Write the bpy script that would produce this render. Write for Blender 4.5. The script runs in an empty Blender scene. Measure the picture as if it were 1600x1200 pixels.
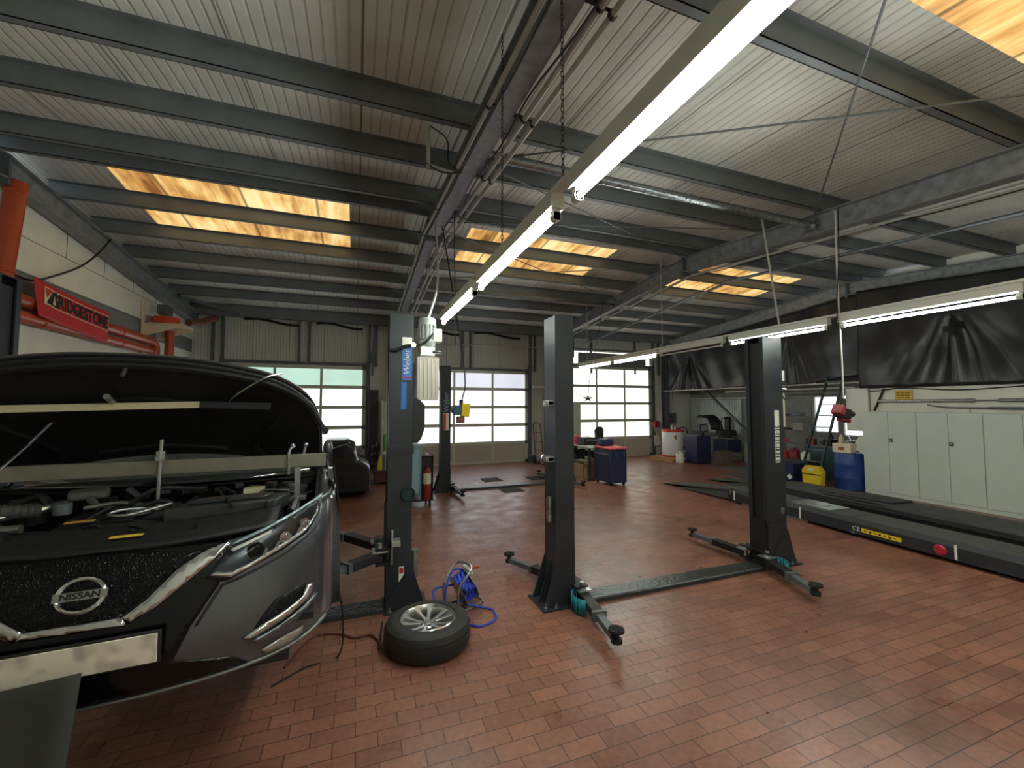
import bpy, bmesh, math, random
from mathutils import Vector, Matrix
random.seed(7)
SC = bpy.context.scene
COL = SC.collection
PI = math.pi

# ---------------- camera, exposure, sky and big lights ----------------
cam_d = bpy.data.cameras.new('camera'); cam = bpy.data.objects.new('camera', cam_d); COL.objects.link(cam)
cam.location = (0, 0, 1.9)
cam.rotation_euler = (math.radians(92.9), 0, math.radians(-20.4))
cam_d.sensor_width = 36; cam_d.lens = 655 / 1600 * 36; cam_d.clip_start = 0.05; cam_d.clip_end = 200
SC.camera = cam
SC.view_settings.view_transform = 'Standard'; SC.view_settings.look = 'None'
SC.view_settings.gamma = 1; SC.view_settings.use_curve_mapping = False
SC.view_settings.exposure = 0.95
w = bpy.data.worlds.new('sky'); SC.world = w; w.use_nodes = True
w.node_tree.nodes['Background'].inputs[0].default_value = (.75, .85, 1, 1)
w.node_tree.nodes['Background'].inputs[1].default_value = 1.0
TUBE = 70.0      # tube brightness
PANE = 1.3
SKYL = .56

# ---------------- helpers ----------------
def srgb(r, g, b):
    f = lambda c: (c / 255 / 12.92) if c / 255 <= .04045 else ((c / 255 + .055) / 1.055) ** 2.4
    return (f(r), f(g), f(b), 1)

def mat(name, col, rough=.6, metal=0, noise=0, nscale=8, bump=0, bscale=40, emit=0, coat=0, alpha=1, spec=None):
    m = bpy.data.materials.new(name); m.use_nodes = True
    nt = m.node_tree; b = nt.nodes['Principled BSDF']
    c = srgb(*col) if max(col) > 1.001 else (*col, 1)
    b.inputs['Base Color'].default_value = c
    b.inputs['Roughness'].default_value = rough
    b.inputs['Metallic'].default_value = metal
    if spec is not None: b.inputs['Specular IOR Level'].default_value = spec
    if coat: b.inputs['Coat Weight'].default_value = coat; b.inputs['Coat Roughness'].default_value = .05
    if alpha < 1: b.inputs['Alpha'].default_value = alpha
    if emit:
        b.inputs['Emission Color'].default_value = c; b.inputs['Emission Strength'].default_value = emit
    if noise or bump:
        tc = nt.nodes.new('ShaderNodeTexCoord')
    if noise:
        n = nt.nodes.new('ShaderNodeTexNoise'); n.inputs['Scale'].default_value = nscale; n.inputs['Detail'].default_value = 6
        nt.links.new(tc.outputs['Object'], n.inputs['Vector'])
        mx = nt.nodes.new('ShaderNodeMix'); mx.data_type = 'RGBA'
        mr = nt.nodes.new('ShaderNodeMapRange'); mr.inputs[1].default_value = .3; mr.inputs[2].default_value = .7
        nt.links.new(n.outputs['Fac'], mr.inputs[0]); nt.links.new(mr.outputs[0], mx.inputs[0])
        mx.inputs[6].default_value = tuple(x * (1 - noise) for x in c[:3]) + (1,)
        mx.inputs[7].default_value = tuple(min(1, x * (1 + noise)) for x in c[:3]) + (1,)
        nt.links.new(mx.outputs[2], b.inputs['Base Color'])
        r2 = nt.nodes.new('ShaderNodeMapRange'); r2.inputs[1].default_value = .3; r2.inputs[2].default_value = .7
        r2.inputs[3].default_value = max(.02, rough - .08); r2.inputs[4].default_value = min(1, rough + .1)
        nt.links.new(n.outputs['Fac'], r2.inputs[0]); nt.links.new(r2.outputs[0], b.inputs['Roughness'])
    if bump:
        n2 = nt.nodes.new('ShaderNodeTexNoise'); n2.inputs['Scale'].default_value = bscale; n2.inputs['Detail'].default_value = 4
        nt.links.new(tc.outputs['Object'], n2.inputs['Vector'])
        bp = nt.nodes.new('ShaderNodeBump'); bp.inputs['Strength'].default_value = bump; bp.inputs['Distance'].default_value = .01
        nt.links.new(n2.outputs['Fac'], bp.inputs['Height']); nt.links.new(bp.outputs[0], b.inputs['Normal'])
    return m

class MB:
    def __init__(s): s.v = []; s.f = []; s.mi = []; s.cur = 0
    def face(s, ids): s.f.append(tuple(ids)); s.mi.append(s.cur)
    def add(s, vs, fs):
        o = len(s.v); s.v += [Vector(v) for v in vs]
        for f in fs: s.face([i + o for i in f])
        return s
    def box(s, c, d, rz=0, rx=0, ry=0):
        R = Matrix.Rotation(rz, 3, 'Z') @ Matrix.Rotation(ry, 3, 'Y') @ Matrix.Rotation(rx, 3, 'X')
        h = [x / 2 for x in d]; c = Vector(c)
        vs = [c + R @ Vector((sx * h[0], sy * h[1], sz * h[2])) for sx in (-1, 1) for sy in (-1, 1) for sz in (-1, 1)]
        return s.add(vs, [(0, 1, 3, 2), (4, 6, 7, 5), (0, 4, 5, 1), (2, 3, 7, 6), (0, 2, 6, 4), (1, 5, 7, 3)])
    def bb(s, x0, x1, y0, y1, z0, z1):
        return s.box(((x0 + x1) / 2, (y0 + y1) / 2, (z0 + z1) / 2), (abs(x1 - x0), abs(y1 - y0), abs(z1 - z0)))
    def beam(s, a, b, w, h, up=(0, 0, 1)):
        a = Vector(a); b = Vector(b); d = (b - a).normalized(); u = Vector(up)
        x = d.cross(u)
        if x.length < 1e-4: x = d.cross(Vector((1, 0, 0)))
        x.normalize(); u = x.cross(d)
        vs = [p + x * (i * w / 2) + u * (j * h / 2) for p in (a, b) for i, j in ((-1, -1), (1, -1), (1, 1), (-1, 1))]
        return s.add(vs, [(3, 2, 1, 0), (4, 5, 6, 7), (0, 1, 5, 4), (1, 2, 6, 5), (2, 3, 7, 6), (3, 0, 4, 7)])
    def cyl(s, a, b, r0, r1=None, n=16, caps=True):
        return s.tube([a, b], [r0, r0 if r1 is None else r1], n, caps)
    def tube(s, pts, r, n=8, caps=True, closed=False):
        pts = [Vector(p) for p in pts]; N = len(pts)
        rs = r if isinstance(r, (list, tuple)) else [r] * N
        o = len(s.v); u = None
        for i, p in enumerate(pts):
            if closed: d = pts[(i + 1) % N] - pts[i - 1]
            else: d = pts[min(i + 1, N - 1)] - pts[max(i - 1, 0)]
            if d.length < 1e-9: d = Vector((0, 0, 1))
            d.normalize()
            if u is None:
                u = d.cross(Vector((0, 0, 1)))
                if u.length < 1e-3: u = d.cross(Vector((1, 0, 0)))
            u = (u - d * u.dot(d)); 
            if u.length < 1e-6: u = d.orthogonal()
            u.normalize(); v = d.cross(u)
            for k in range(n):
                a = 2 * PI * k / n; s.v.append(p + (u * math.cos(a) + v * math.sin(a)) * rs[i])
        for i in range(N if closed else N - 1):
            j = (i + 1) % N
            for k in range(n):
                s.face((o + i * n + k, o + i * n + (k + 1) % n, o + j * n + (k + 1) % n, o + j * n + k))
        if caps and not closed:
            s.face([o + k for k in range(n)][::-1]); s.face([o + (N - 1) * n + k for k in range(n)])
        return s
    def lathe(s, prof, c=(0, 0, 0), axis='Z', n=32, closed=False):
        o = len(s.v); c = Vector(c); P = len(prof)
        for k in range(n):
            a = 2 * PI * k / n; ca, sa = math.cos(a), math.sin(a)
            for r, z in prof:
                if axis == 'Z': q = (r * ca, r * sa, z)
                elif axis == 'X': q = (z, r * ca, r * sa)
                else: q = (r * sa, z, r * ca)
                s.v.append(c + Vector(q))
        for k in range(n):
            kk = (k + 1) % n
            for i in range(P if closed else P - 1):
                j = (i + 1) % P
                s.face((o + k * P + i, o + kk * P + i, o + kk * P + j, o + k * P + j))
        return s
    def prism(s, poly, lo, hi, axis='Z'):
        n = len(poly)
        def q(p, t):
            return {'Z': (p[0], p[1], t), 'X': (t, p[0], p[1]), 'Y': (p[0], t, p[1])}[axis]
        vs = [q(p, lo) for p in poly] + [q(p, hi) for p in poly]
        return s.add(vs, [tuple(range(n))[::-1], tuple(range(n, 2 * n))] + [(i, (i + 1) % n, n + (i + 1) % n, n + i) for i in range(n)])
    def grid(s, fn, nu, nv, flip=False):
        o = len(s.v)
        for i in range(nu + 1):
            for j in range(nv + 1): s.v.append(Vector(fn(i / nu, j / nv)))
        for i in range(nu):
            for j in range(nv):
                a = o + i * (nv + 1) + j; q = (a, a + 1, a + nv + 2, a + nv + 1)
                s.face(q[::-1] if flip else q)
        return s
    def sphere(s, c, r, n=16, m=10, sc=(1, 1, 1)):
        c = Vector(c)
        return s.lathe([(max(1e-4, r * math.sin(PI * i / m)), -r * math.cos(PI * i / m)) for i in range(m + 1)], (0, 0, 0), 'Z', n)._xf_last(n * (m + 1), c, sc)
    def _xf_last(s, cnt, c, sc):
        for i in range(len(s.v) - cnt, len(s.v)):
            v = s.v[i]; s.v[i] = Vector((v.x * sc[0], v.y * sc[1], v.z * sc[2])) + c
        return s
    def xf(s, M, start=0):
        for i in range(start, len(s.v)): s.v[i] = M @ s.v[i]
        return s
    def mesh(s, name, mats, off, smooth=True, ang=35):
        me = bpy.data.meshes.new(name)
        me.from_pydata([v - off for v in s.v], [], s.f)
        for m in (mats if isinstance(mats, (list, tuple)) else [mats]): me.materials.append(m)
        me.polygons.foreach_set('material_index', s.mi)
        me.validate(); 
        bm = bmesh.new(); bm.from_mesh(me); bmesh.ops.recalc_face_normals(bm, faces=bm.faces); bm.to_mesh(me); bm.free()
        if smooth:
            me.shade_smooth(); me.set_sharp_from_angle(angle=math.radians(ang))
        return me
    def build(s, name, mats, parent=None, smooth=True, bevel=0, ang=35, label=None, solid=0, sub=0, origin=None):
        if parent is None:
            if origin is None:
                xs = [v.x for v in s.v]; ys = [v.y for v in s.v]; zs = [v.z for v in s.v]
                origin = ((min(xs) + max(xs)) / 2, (min(ys) + max(ys)) / 2, min(zs))
            off = Vector(origin)
        else: off = wloc(parent)
        o = bpy.data.objects.new(name, s.mesh(name, mats, off, smooth, ang)); COL.objects.link(o)
        if parent is None: o.location = off
        else: o.parent = parent
        if solid:
            md = o.modifiers.new('solid', 'SOLIDIFY'); md.thickness = solid; md.offset = -1
        if sub:
            md = o.modifiers.new('sub', 'SUBSURF'); md.levels = sub; md.render_levels = sub
        if bevel:
            md = o.modifiers.new('bevel', 'BEVEL'); md.width = bevel; md.segments = 2; md.limit_method = 'ANGLE'; md.angle_limit = math.radians(40)
        if label: o['label'] = label
        return o

def wloc(o):
    v = Vector((0, 0, 0))
    while o: v += o.location; o = o.parent
    return v
def thing(name, loc, label, cat, group=None):
    o = bpy.data.objects.new(name, None); COL.objects.link(o); o.location = loc
    o.empty_display_size = .1
    return tag(o, label, cat, group)
def tag(o, label, cat, group=None):
    o['label'] = label; o['category'] = cat
    if group: o['group'] = group
    return o
def struct(o, label=None):
    o['kind'] = 'structure'
    if label: o['label'] = label
    return o
def dup(root, dloc, label, group=None):
    r = root.copy(); COL.objects.link(r); r.location = Vector(root.location) + Vector(dloc)
    r['label'] = label
    if group: r['group'] = group
    def rec(src, dst):
        for ch in list(src.children):
            c = ch.copy(); COL.objects.link(c); c.parent = dst; rec(ch, c)
    rec(root, r)
    return r
def text(name, s, size, mtl, parent, M, ext=.002, sx=1, align='CENTER', label=None, bold=0, shear=0):
    cu = bpy.data.curves.new(name, 'FONT'); cu.body = s; cu.size = size; cu.extrude = ext; cu.align_x = align; cu.align_y = 'CENTER'
    cu.offset = bold; cu.shear = shear; cu.resolution_u = 3
    tmp = bpy.data.objects.new('tmp', cu); COL.objects.link(tmp)
    dg = bpy.context.evaluated_depsgraph_get()
    me = bpy.data.meshes.new_from_object(tmp.evaluated_get(dg))
    bpy.data.objects.remove(tmp); bpy.data.curves.remove(cu)
    off = wloc(parent) if parent else Vector((0, 0, 0))
    for v in me.vertices:
        p = v.co.copy(); p.x *= sx; v.co = (M @ p) - off
    me.materials.clear(); me.materials.append(mtl)
    o = bpy.data.objects.new(name, me); COL.objects.link(o)
    if parent: o.parent = parent
    if label: o['label'] = label
    return o
def frame(o, x, y):   # matrix with local x,y axes
    x = Vector(x).normalized(); y = Vector(y); y = (y - x * y.dot(x)).normalized(); z = x.cross(y)
    return Matrix(((x.x, y.x, z.x, o[0]), (x.y, y.y, z.y, o[1]), (x.z, y.z, z.z, o[2]), (0, 0, 0, 1)))
def arc(pts, n=8):    # catmull-rom through points
    P = [Vector(p) for p in pts]; P = [P[0] * 2 - P[1]] + P + [P[-1] * 2 - P[-2]]; out = []
    for i in range(1, len(P) - 2):
        for k in range(n):
            t = k / n; a, b, c, d = P[i - 1:i + 3]
            out.append(.5 * ((2 * b) + (c - a) * t + (2 * a - 5 * b + 4 * c - d) * t * t + (3 * b - a - 3 * c + d) * t ** 3))
    out.append(P[-2]); return out
def lerp(a, b, t): return a + (b - a) * t

# ---------------- materials ----------------
M_STEEL = mat('galvanised_grey', (100, 106, 108), .5, .35, .18, 5, .05, 60)
M_RAFT = mat('rafter_grey', (136, 138, 140), .5, .3, .3, 9, .08, 30)
M_LIFT = mat('lift_charcoal', (40, 45, 50), .42, .1, .08, 3)
M_BLACK = mat('black_plastic', (22, 23, 25), .5, 0, .2, 20)
M_DARK = mat('dark_rubber', (26, 27, 27), .75, 0, .25, 30, .2, 90)
M_CHROME = mat('chrome', (215, 218, 220), .12, 1)
M_ALU = mat('brushed_metal', (170, 172, 172), .32, .9, .1, 30)
M_WHITE = mat('white_paint', (222, 222, 216), .5)
M_WALL = mat('white_wall_paint', (224, 222, 208), .8, 0, .06, 3, .1, 60)
M_BAND = mat('grey_concrete', (120, 122, 120), .85, 0, .15, 12)
M_ORANGE = mat('orange_duct', (176, 72, 38), .35, 0, .1, 4)
M_RED = mat('red_paint', (190, 32, 34), .45, 0, .1, 8)
M_YEL = mat('yellow_plastic', (222, 190, 30), .5, 0, .06, 6)
M_BLUE = mat('blue_plastic', (28, 62, 130), .45, 0, .12, 6)
M_NAVY = mat('navy_steel', (32, 44, 78), .45, .1, .12, 6)
M_CAB = mat('cabinet_green_grey', (198, 207, 197), .55, 0, .03, 3)
M_CARD = mat('cardboard', (176, 148, 112), .85, 0, .12, 14)
M_TAN = mat('pale_wood', (178, 140, 96), .8, 0, .2, 14)
M_TEAL = mat('teal_cord', (20, 120, 130), .55, 0, .1, 20)
# ---------------- the room ----------------
XL, XR, XW, YB, YF = -4.1, 11.35, 12.6, -1.6, 13.3
RID = 6.6
def zb(y): return 4.57 - .085 * abs(y - RID)      # rafter underside
def zp(y): return zb(y) + .3                        # purlin underside
def zr(y): return zp(y) + .2                        # roof sheet

def node_mat(name):
    m = bpy.data.materials.new(name); m.use_nodes = True
    return m, m.node_tree, m.node_tree.nodes['Principled BSDF']
def N(nt, t, **k):
    n = nt.nodes.new(t)
    for a, b in k.items():
        if a.startswith('i'): n.inputs[int(a[1:])].default_value = b
        else: setattr(n, a, b)
    return n

# red clay brick paving in stretcher bond, slightly polished
m, nt, b = node_mat('clay_brick_paving'); L = nt.links.new
tc = N(nt, 'ShaderNodeTexCoord'); mp = N(nt, 'ShaderNodeMapping'); L(tc.outputs['Object'], mp.inputs[0])
mp.inputs[1].default_value = (-.03 + .24 * 50 + .12, -2.89 + .115 * 80, 0)
br = N(nt, 'ShaderNodeTexBrick'); br.offset = .5; br.squash = 1
br.inputs['Scale'].default_value = 1; br.inputs['Brick Width'].default_value = .24; br.inputs['Row Height'].default_value = .115
br.inputs['Mortar Size'].default_value = .0035; br.inputs['Mortar Smooth'].default_value = .3; br.inputs['Bias'].default_value = -.1
br.inputs['Color1'].default_value = srgb(144, 97, 78); br.inputs['Color2'].default_value = srgb(120, 79, 64); br.inputs['Mortar'].default_value = srgb(66, 40, 30)
nz = N(nt, 'ShaderNodeTexNoise'); nz.inputs['Scale'].default_value = .9; nz.inputs['Detail'].default_value = 5; L(tc.outputs['Object'], nz.inputs['Vector'])
nz2 = N(nt, 'ShaderNodeTexNoise'); nz2.inputs['Scale'].default_value = 25; nz2.inputs['Detail'].default_value = 6; L(tc.outputs['Object'], nz2.inputs['Vector'])
ns = N(nt, 'ShaderNodeTexNoise'); ns.inputs['Scale'].default_value = 3.5; ns.inputs['Detail'].default_value = 3; L(tc.outputs['Object'], ns.inputs['Vector'])
L(mp.outputs[0], br.inputs['Vector'])
hs = N(nt, 'ShaderNodeHueSaturation')
r0 = N(nt, 'ShaderNodeMapRange', i1=.3, i2=.7, i3=.74, i4=1.2); L(nz.outputs['Fac'], r0.inputs[0])
r1 = N(nt, 'ShaderNodeMapRange', i1=.3, i2=.7, i3=.8, i4=1.15); L(nz2.outputs['Fac'], r1.inputs[0])
mu = N(nt, 'ShaderNodeMath', operation='MULTIPLY'); L(r0.outputs[0], mu.inputs[0]); L(r1.outputs[0], mu.inputs[1])
L(mu.outputs[0], hs.inputs['Value']); L(br.outputs['Color'], hs.inputs['Color']); L(hs.outputs[0], b.inputs['Base Color'])
rr = N(nt, 'ShaderNodeMapRange', i1=.3, i2=.7, i3=.27, i4=.46); L(ns.outputs['Fac'], rr.inputs[0]); L(rr.outputs[0], b.inputs['Roughness'])
b.inputs['Specular IOR Level'].default_value = .75
inv = N(nt, 'ShaderNodeMath', operation='SUBTRACT', i0=1.0); L(br.outputs['Fac'], inv.inputs[1])
ad = N(nt, 'ShaderNodeMath', operation='MULTIPLY_ADD'); L(nz2.outputs['Fac'], ad.inputs[0]); ad.inputs[1].default_value = .35; L(inv.outputs[0], ad.inputs[2])
bp = N(nt, 'ShaderNodeBump'); bp.inputs['Strength'].default_value = .35; bp.inputs['Distance'].default_value = .006
L(ad.outputs[0], bp.inputs['Height']); L(bp.outputs[0], b.inputs['Normal'])
M_FLOOR = m

def rib_mat(name, col, axis, pitch, joint, jcol=.35, rough=.55, dirt=.15, depth=.012, groove=.62):
    """profiled sheet: shallow ribs every `pitch`, a seam every `joint`"""
    m, nt, b = node_mat(name); L = nt.links.new
    tc = N(nt, 'ShaderNodeTexCoord'); sp = N(nt, 'ShaderNodeSeparateXYZ'); L(tc.outputs['Object'], sp.inputs[0])
    d = N(nt, 'ShaderNodeMath', operation='DIVIDE', i1=pitch); L(sp.outputs[axis], d.inputs[0])
    fr = N(nt, 'ShaderNodeMath', operation='FRACT'); L(d.outputs[0], fr.inputs[0])
    pp = N(nt, 'ShaderNodeMath', operation='PINGPONG', i1=.5); L(fr.outputs[0], pp.inputs[0])
    ru = N(nt, 'ShaderNodeMapRange', i1=.04, i2=.13); L(pp.outputs[0], ru.inputs[0])
    dj = N(nt, 'ShaderNodeMath', operation='DIVIDE', i1=joint); L(sp.outputs[axis], dj.inputs[0])
    fj = N(nt, 'ShaderNodeMath', operation='FRACT'); L(dj.outputs[0], fj.inputs[0])
    pj = N(nt, 'ShaderNodeMath', operation='PINGPONG', i1=.5); L(fj.outputs[0], pj.inputs[0])
    rj = N(nt, 'ShaderNodeMapRange', i1=.006 / joint, i2=.012 / joint, i3=jcol, i4=1); L(pj.outputs[0], rj.inputs[0])
    rc = N(nt, 'ShaderNodeMapRange', i1=0, i2=1, i3=groove, i4=1); L(ru.outputs[0], rc.inputs[0])
    mm = N(nt, 'ShaderNodeMath', operation='MULTIPLY'); L(rc.outputs[0], mm.inputs[0]); L(rj.outputs[0], mm.inputs[1])
    n = N(nt, 'ShaderNodeTexNoise'); n.inputs['Scale'].default_value = 1.3; n.inputs['Detail'].default_value = 6; L(tc.outputs['Object'], n.inputs['Vector'])
    rn = N(nt, 'ShaderNodeMapRange', i1=.3, i2=.7, i3=1 - dirt, i4=1 + dirt); L(n.outputs['Fac'], rn.inputs[0])
    m2 = N(nt, 'ShaderNodeMath', operation='MULTIPLY'); L(mm.outputs[0], m2.inputs[0]); L(rn.outputs[0], m2.inputs[1])
    hs = N(nt, 'ShaderNodeHueSaturation'); hs.inputs['Color'].default_value = srgb(*col); L(m2.outputs[0], hs.inputs['Value']); L(hs.outputs[0], b.inputs['Base Color'])
    bp = N(nt, 'ShaderNodeBump'); bp.inputs['Strength'].default_value = 1; bp.inputs['Distance'].default_value = depth
    L(ru.outputs[0], bp.inputs['Height']); L(bp.outputs[0], b.inputs['Normal'])
    b.inputs['Roughness'].default_value = rough; b.inputs['Metallic'].default_value = .15
    return m
M_ROOF = rib_mat('profiled_roof_sheet', (216, 216, 208), 0, .1, 1.02, depth=.006, groove=.8)
M_CLAD = rib_mat('profiled_wall_sheet', (214, 214, 204), 0, .075, .9, .5, dirt=.08, depth=.006, groove=.72)
M_CLADR = rib_mat('profiled_wall_sheet_side', (140, 142, 140), 1, .1, 1.0, .5)

# floor
fl = MB().bb(XL - .2, XW + .2, YB - .2, YF + .3, -.2, 0); struct(fl.build('floor', M_FLOOR, smooth=False, origin=(0, 0, 0)), 'red brown clay brick paving in stretcher bond')
# roof sheets: one folded sheet over the ridge, holes for the roof lights
SKY = [(-3.14, -.15, 6.84, 8.95), (1.86, 4.89, 7.05, 8.95), (7.02, 10.3, 7.1, 8.95), (3.35, 6.3, -.6, 1.6)]
def sheet(name, x0, x1, y0, y1, m):
    b_ = MB(); ys = [y0] + ([RID] if y0 < RID < y1 else []) + [y1]
    for a, c in zip(ys, ys[1:]):
        za, zc = zr(a), zr(c)
        b_.add([(x0, a, za), (x1, a, za), (x1, c, zc), (x0, c, zc), (x0, a, za + .06), (x1, a, za + .06), (x1, c, zc + .06), (x0, c, zc + .06)],
               [(0, 1, 2, 3), (7, 6, 5, 4), (0, 4, 5, 1), (1, 5, 6, 2), (2, 6, 7, 3), (3, 7, 4, 0)])
    return b_
rb = MB(); xa, xb = XL - .3, XW + .3
def radd(x0, x1, y0, y1):
    q = sheet('', x0, x1, y0, y1, None); rb.add(q.v, q.f)
radd(xa, xb, RID, 6.84)
s1 = SKY
radd(xa, -3.14, 6.84, 8.95); radd(-.15, 1.86, 6.84, 8.95); radd(1.86, 4.89, 6.84, 7.05); radd(4.89, 7.02, 6.84, 8.95)
radd(7.02, 10.3, 6.84, 7.1); radd(10.3, xb, 6.84, 8.95); radd(xa, xb, 8.95, YF + .4)
radd(xa, xb, 1.6, RID); radd(xa, 3.35, -.6, 1.6); radd(6.3, xb, -.6, 1.6); radd(xa, xb, YB - .3, -.6)
struct(rb.build('ceiling', M_ROOF, smooth=False, origin=(0, 0, 0)), 'pale grey profiled sheet metal roof lining')
# translucent roof lights, stained brown
m, nt, b = node_mat('stained_roof_light'); L = nt.links.new
tc = N(nt, 'ShaderNodeTexCoord'); mp = N(nt, 'ShaderNodeMapping'); mp.inputs[3].default_value = (7, .8, 1); L(tc.outputs['Object'], mp.inputs[0])
n = N(nt, 'ShaderNodeTexNoise'); n.inputs['Scale'].default_value = 1.0; n.inputs['Detail'].default_value = 8; n.inputs['Roughness'].default_value = .6; L(mp.outputs[0], n.inputs['Vector'])
n2 = N(nt, 'ShaderNodeTexNoise'); n2.inputs['Scale'].default_value = 1.1; n2.inputs['Detail'].default_value = 4; L(tc.outputs['Object'], n2.inputs['Vector'])
av = N(nt, 'ShaderNodeMath', operation='ADD'); L(n.outputs['Fac'], av.inputs[0]); L(n2.outputs['Fac'], av.inputs[1])
cr = N(nt, 'ShaderNodeValToRGB'); e = cr.color_ramp.elements
e[0].position = .36; e[0].color = srgb(128, 84, 40); e[1].position = .62; e[1].color = srgb(248, 224, 165)
e2 = e.new(.46); e2.color = srgb(200, 150, 84)
e3 = e.new(.53); e3.color = srgb(230, 190, 118)
hf = N(nt, 'ShaderNodeMath', operation='MULTIPLY', i1=.5); L(av.outputs[0], hf.inputs[0]); L(hf.outputs[0], cr.inputs[0])
sp = N(nt, 'ShaderNodeSeparateXYZ'); L(tc.outputs['Object'], sp.inputs[0])
dj = N(nt, 'ShaderNodeMath', operation='DIVIDE', i1=1.02); L(sp.outputs[0], dj.inputs[0])
fj = N(nt, 'ShaderNodeMath', operation='FRACT'); L(dj.outputs[0], fj.inputs[0]); pj_ = N(nt, 'ShaderNodeMath', operation='PINGPONG', i1=.5); L(fj.outputs[0], pj_.inputs[0])
rj = N(nt, 'ShaderNodeMapRange', i1=.008, i2=.03, i3=.35, i4=1); L(pj_.outputs[0], rj.inputs[0])
mx = N(nt, 'ShaderNodeMix', data_type='RGBA', blend_type='MULTIPLY'); mx.inputs[0].default_value = 1; L(cr.outputs[0], mx.inputs[6]); L(rj.outputs[0], mx.inputs[7])
L(mx.outputs[2], b.inputs['Base Color']); L(mx.outputs[2], b.inputs['Emission Color']); b.inputs['Emission Strength'].default_value = SKYL; b.inputs['Roughness'].default_value = .4
M_SKYL = m
for i, (x0, x1, y0, y1) in enumerate(SKY):
    mm_ = M_SKYL
    if i == 3:                                    # soot creeping in from the lower edge of the nearest roof light
        mm_ = M_SKYL.copy(); mm_.name = 'sooty_roof_light'; nt = mm_.node_tree; L = nt.links.new; b = nt.nodes['Principled BSDF']
        tc = N(nt, 'ShaderNodeTexCoord'); sp = N(nt, 'ShaderNodeSeparateXYZ'); L(tc.outputs['Object'], sp.inputs[0]); mp = N(nt, 'ShaderNodeMapping'); mp.inputs[3].default_value = (10, 1.2, 1); L(tc.outputs['Object'], mp.inputs[0])
        nn = N(nt, 'ShaderNodeTexNoise'); nn.inputs['Scale'].default_value = 1; nn.inputs['Detail'].default_value = 5; L(mp.outputs[0], nn.inputs['Vector'])
        ma = N(nt, 'ShaderNodeMath', operation='MULTIPLY_ADD', i1=.9); L(nn.outputs['Fac'], ma.inputs[0]); L(sp.outputs[1], ma.inputs[2])
        mr = N(nt, 'ShaderNodeMapRange', i1=1.68, i2=2.0, i3=1, i4=.06); L(ma.outputs[0], mr.inputs[0])
        src = b.inputs['Emission Color'].links[0].from_socket; mx = N(nt, 'ShaderNodeMix', data_type='RGBA', blend_type='MULTIPLY'); mx.inputs[0].default_value = 1; L(src, mx.inputs[6]); L(mr.outputs[0], mx.inputs[7]); L(mx.outputs[2], b.inputs['Emission Color']); L(mx.outputs[2], b.inputs['Base Color'])
    struct(sheet('', x0, x1, y0, y1, None).build('window_%d' % (i + 1), mm_, smooth=False), 'yellow brown stained translucent roof light')

# rafters (portal frames) and columns
def isec(mb, x, y0, y1, z0f, h, w, tf=.016, tw=.012):
    n = 1 if (y0 >= RID or y1 <= RID) else 2
    ys = [y0, y1] if n == 1 else [y0, RID, y1]
    for a, c in zip(ys, ys[1:]):
        for (dx, dw, d0, d1) in ((0, w, 0, tf), (0, tw, tf, h - tf), (0, w, h - tf, h)):
            za, zc = z0f(a), z0f(c)
            x0, x1 = x - dw / 2, x + dw / 2
            mb.add([(x0, a, za + d0), (x1, a, za + d0), (x1, c, zc + d0), (x0, c, zc + d0), (x0, a, za + d1), (x1, a, za + d1), (x1, c, zc + d1), (x0, c, zc + d1)],
                   [(3, 2, 1, 0), (4, 5, 6, 7), (0, 1, 5, 4), (1, 2, 6, 5), (2, 3, 7, 6), (3, 0, 4, 7)])
RX = [-3.97, 1.09, 6.2, 11.2]
RN = ['against the white left wall', 'over the left car, carrying cables and conduit', 'bending over the middle of the hall', 'above the black sheeting on the right']
for x, nm in zip(RX, RN):
    mb = MB(); isec(mb, x, YB, YF - .05, zb, .3, .17)
    t = thing('roof_rafter', (x, RID, 0), 'grey galvanised steel roof rafter ' + nm, 'beam', 'roof rafters')
    mb.build('beam', M_RAFT, t, smooth=False)
    g = MB()                                         # splice plates and bolts at the ridge
    for s in (-1, 1): g.bb(x - .085, x + .085, RID + s * .012 - .01, RID + s * .012 + .01, zb(RID) - .06, zb(RID) + .3)
    for s in (-1, 1):
        for q in range(3): g.cyl((x + s * .05, RID - .05, zb(RID) - .03 + q * .14), (x + s * .05, RID + .05, zb(RID) - .03 + q * .14), .012, n=6)
    g.build('splice_plate', M_STEEL, t)
    if x != RX[0]:
        c = MB(); c.bb(x - .09, x + .09, YF - .3, YF - .284, 0, zb(YF) + .1); c.bb(x - .006, x + .006, YF - .284, YF - .1, 0, zb(YF) + .1); c.bb(x - .09, x + .09, YF - .1, YF - .084, 0, zb(YF) + .1)
        c.build('column', M_STEEL, t, smooth=False)
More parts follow.
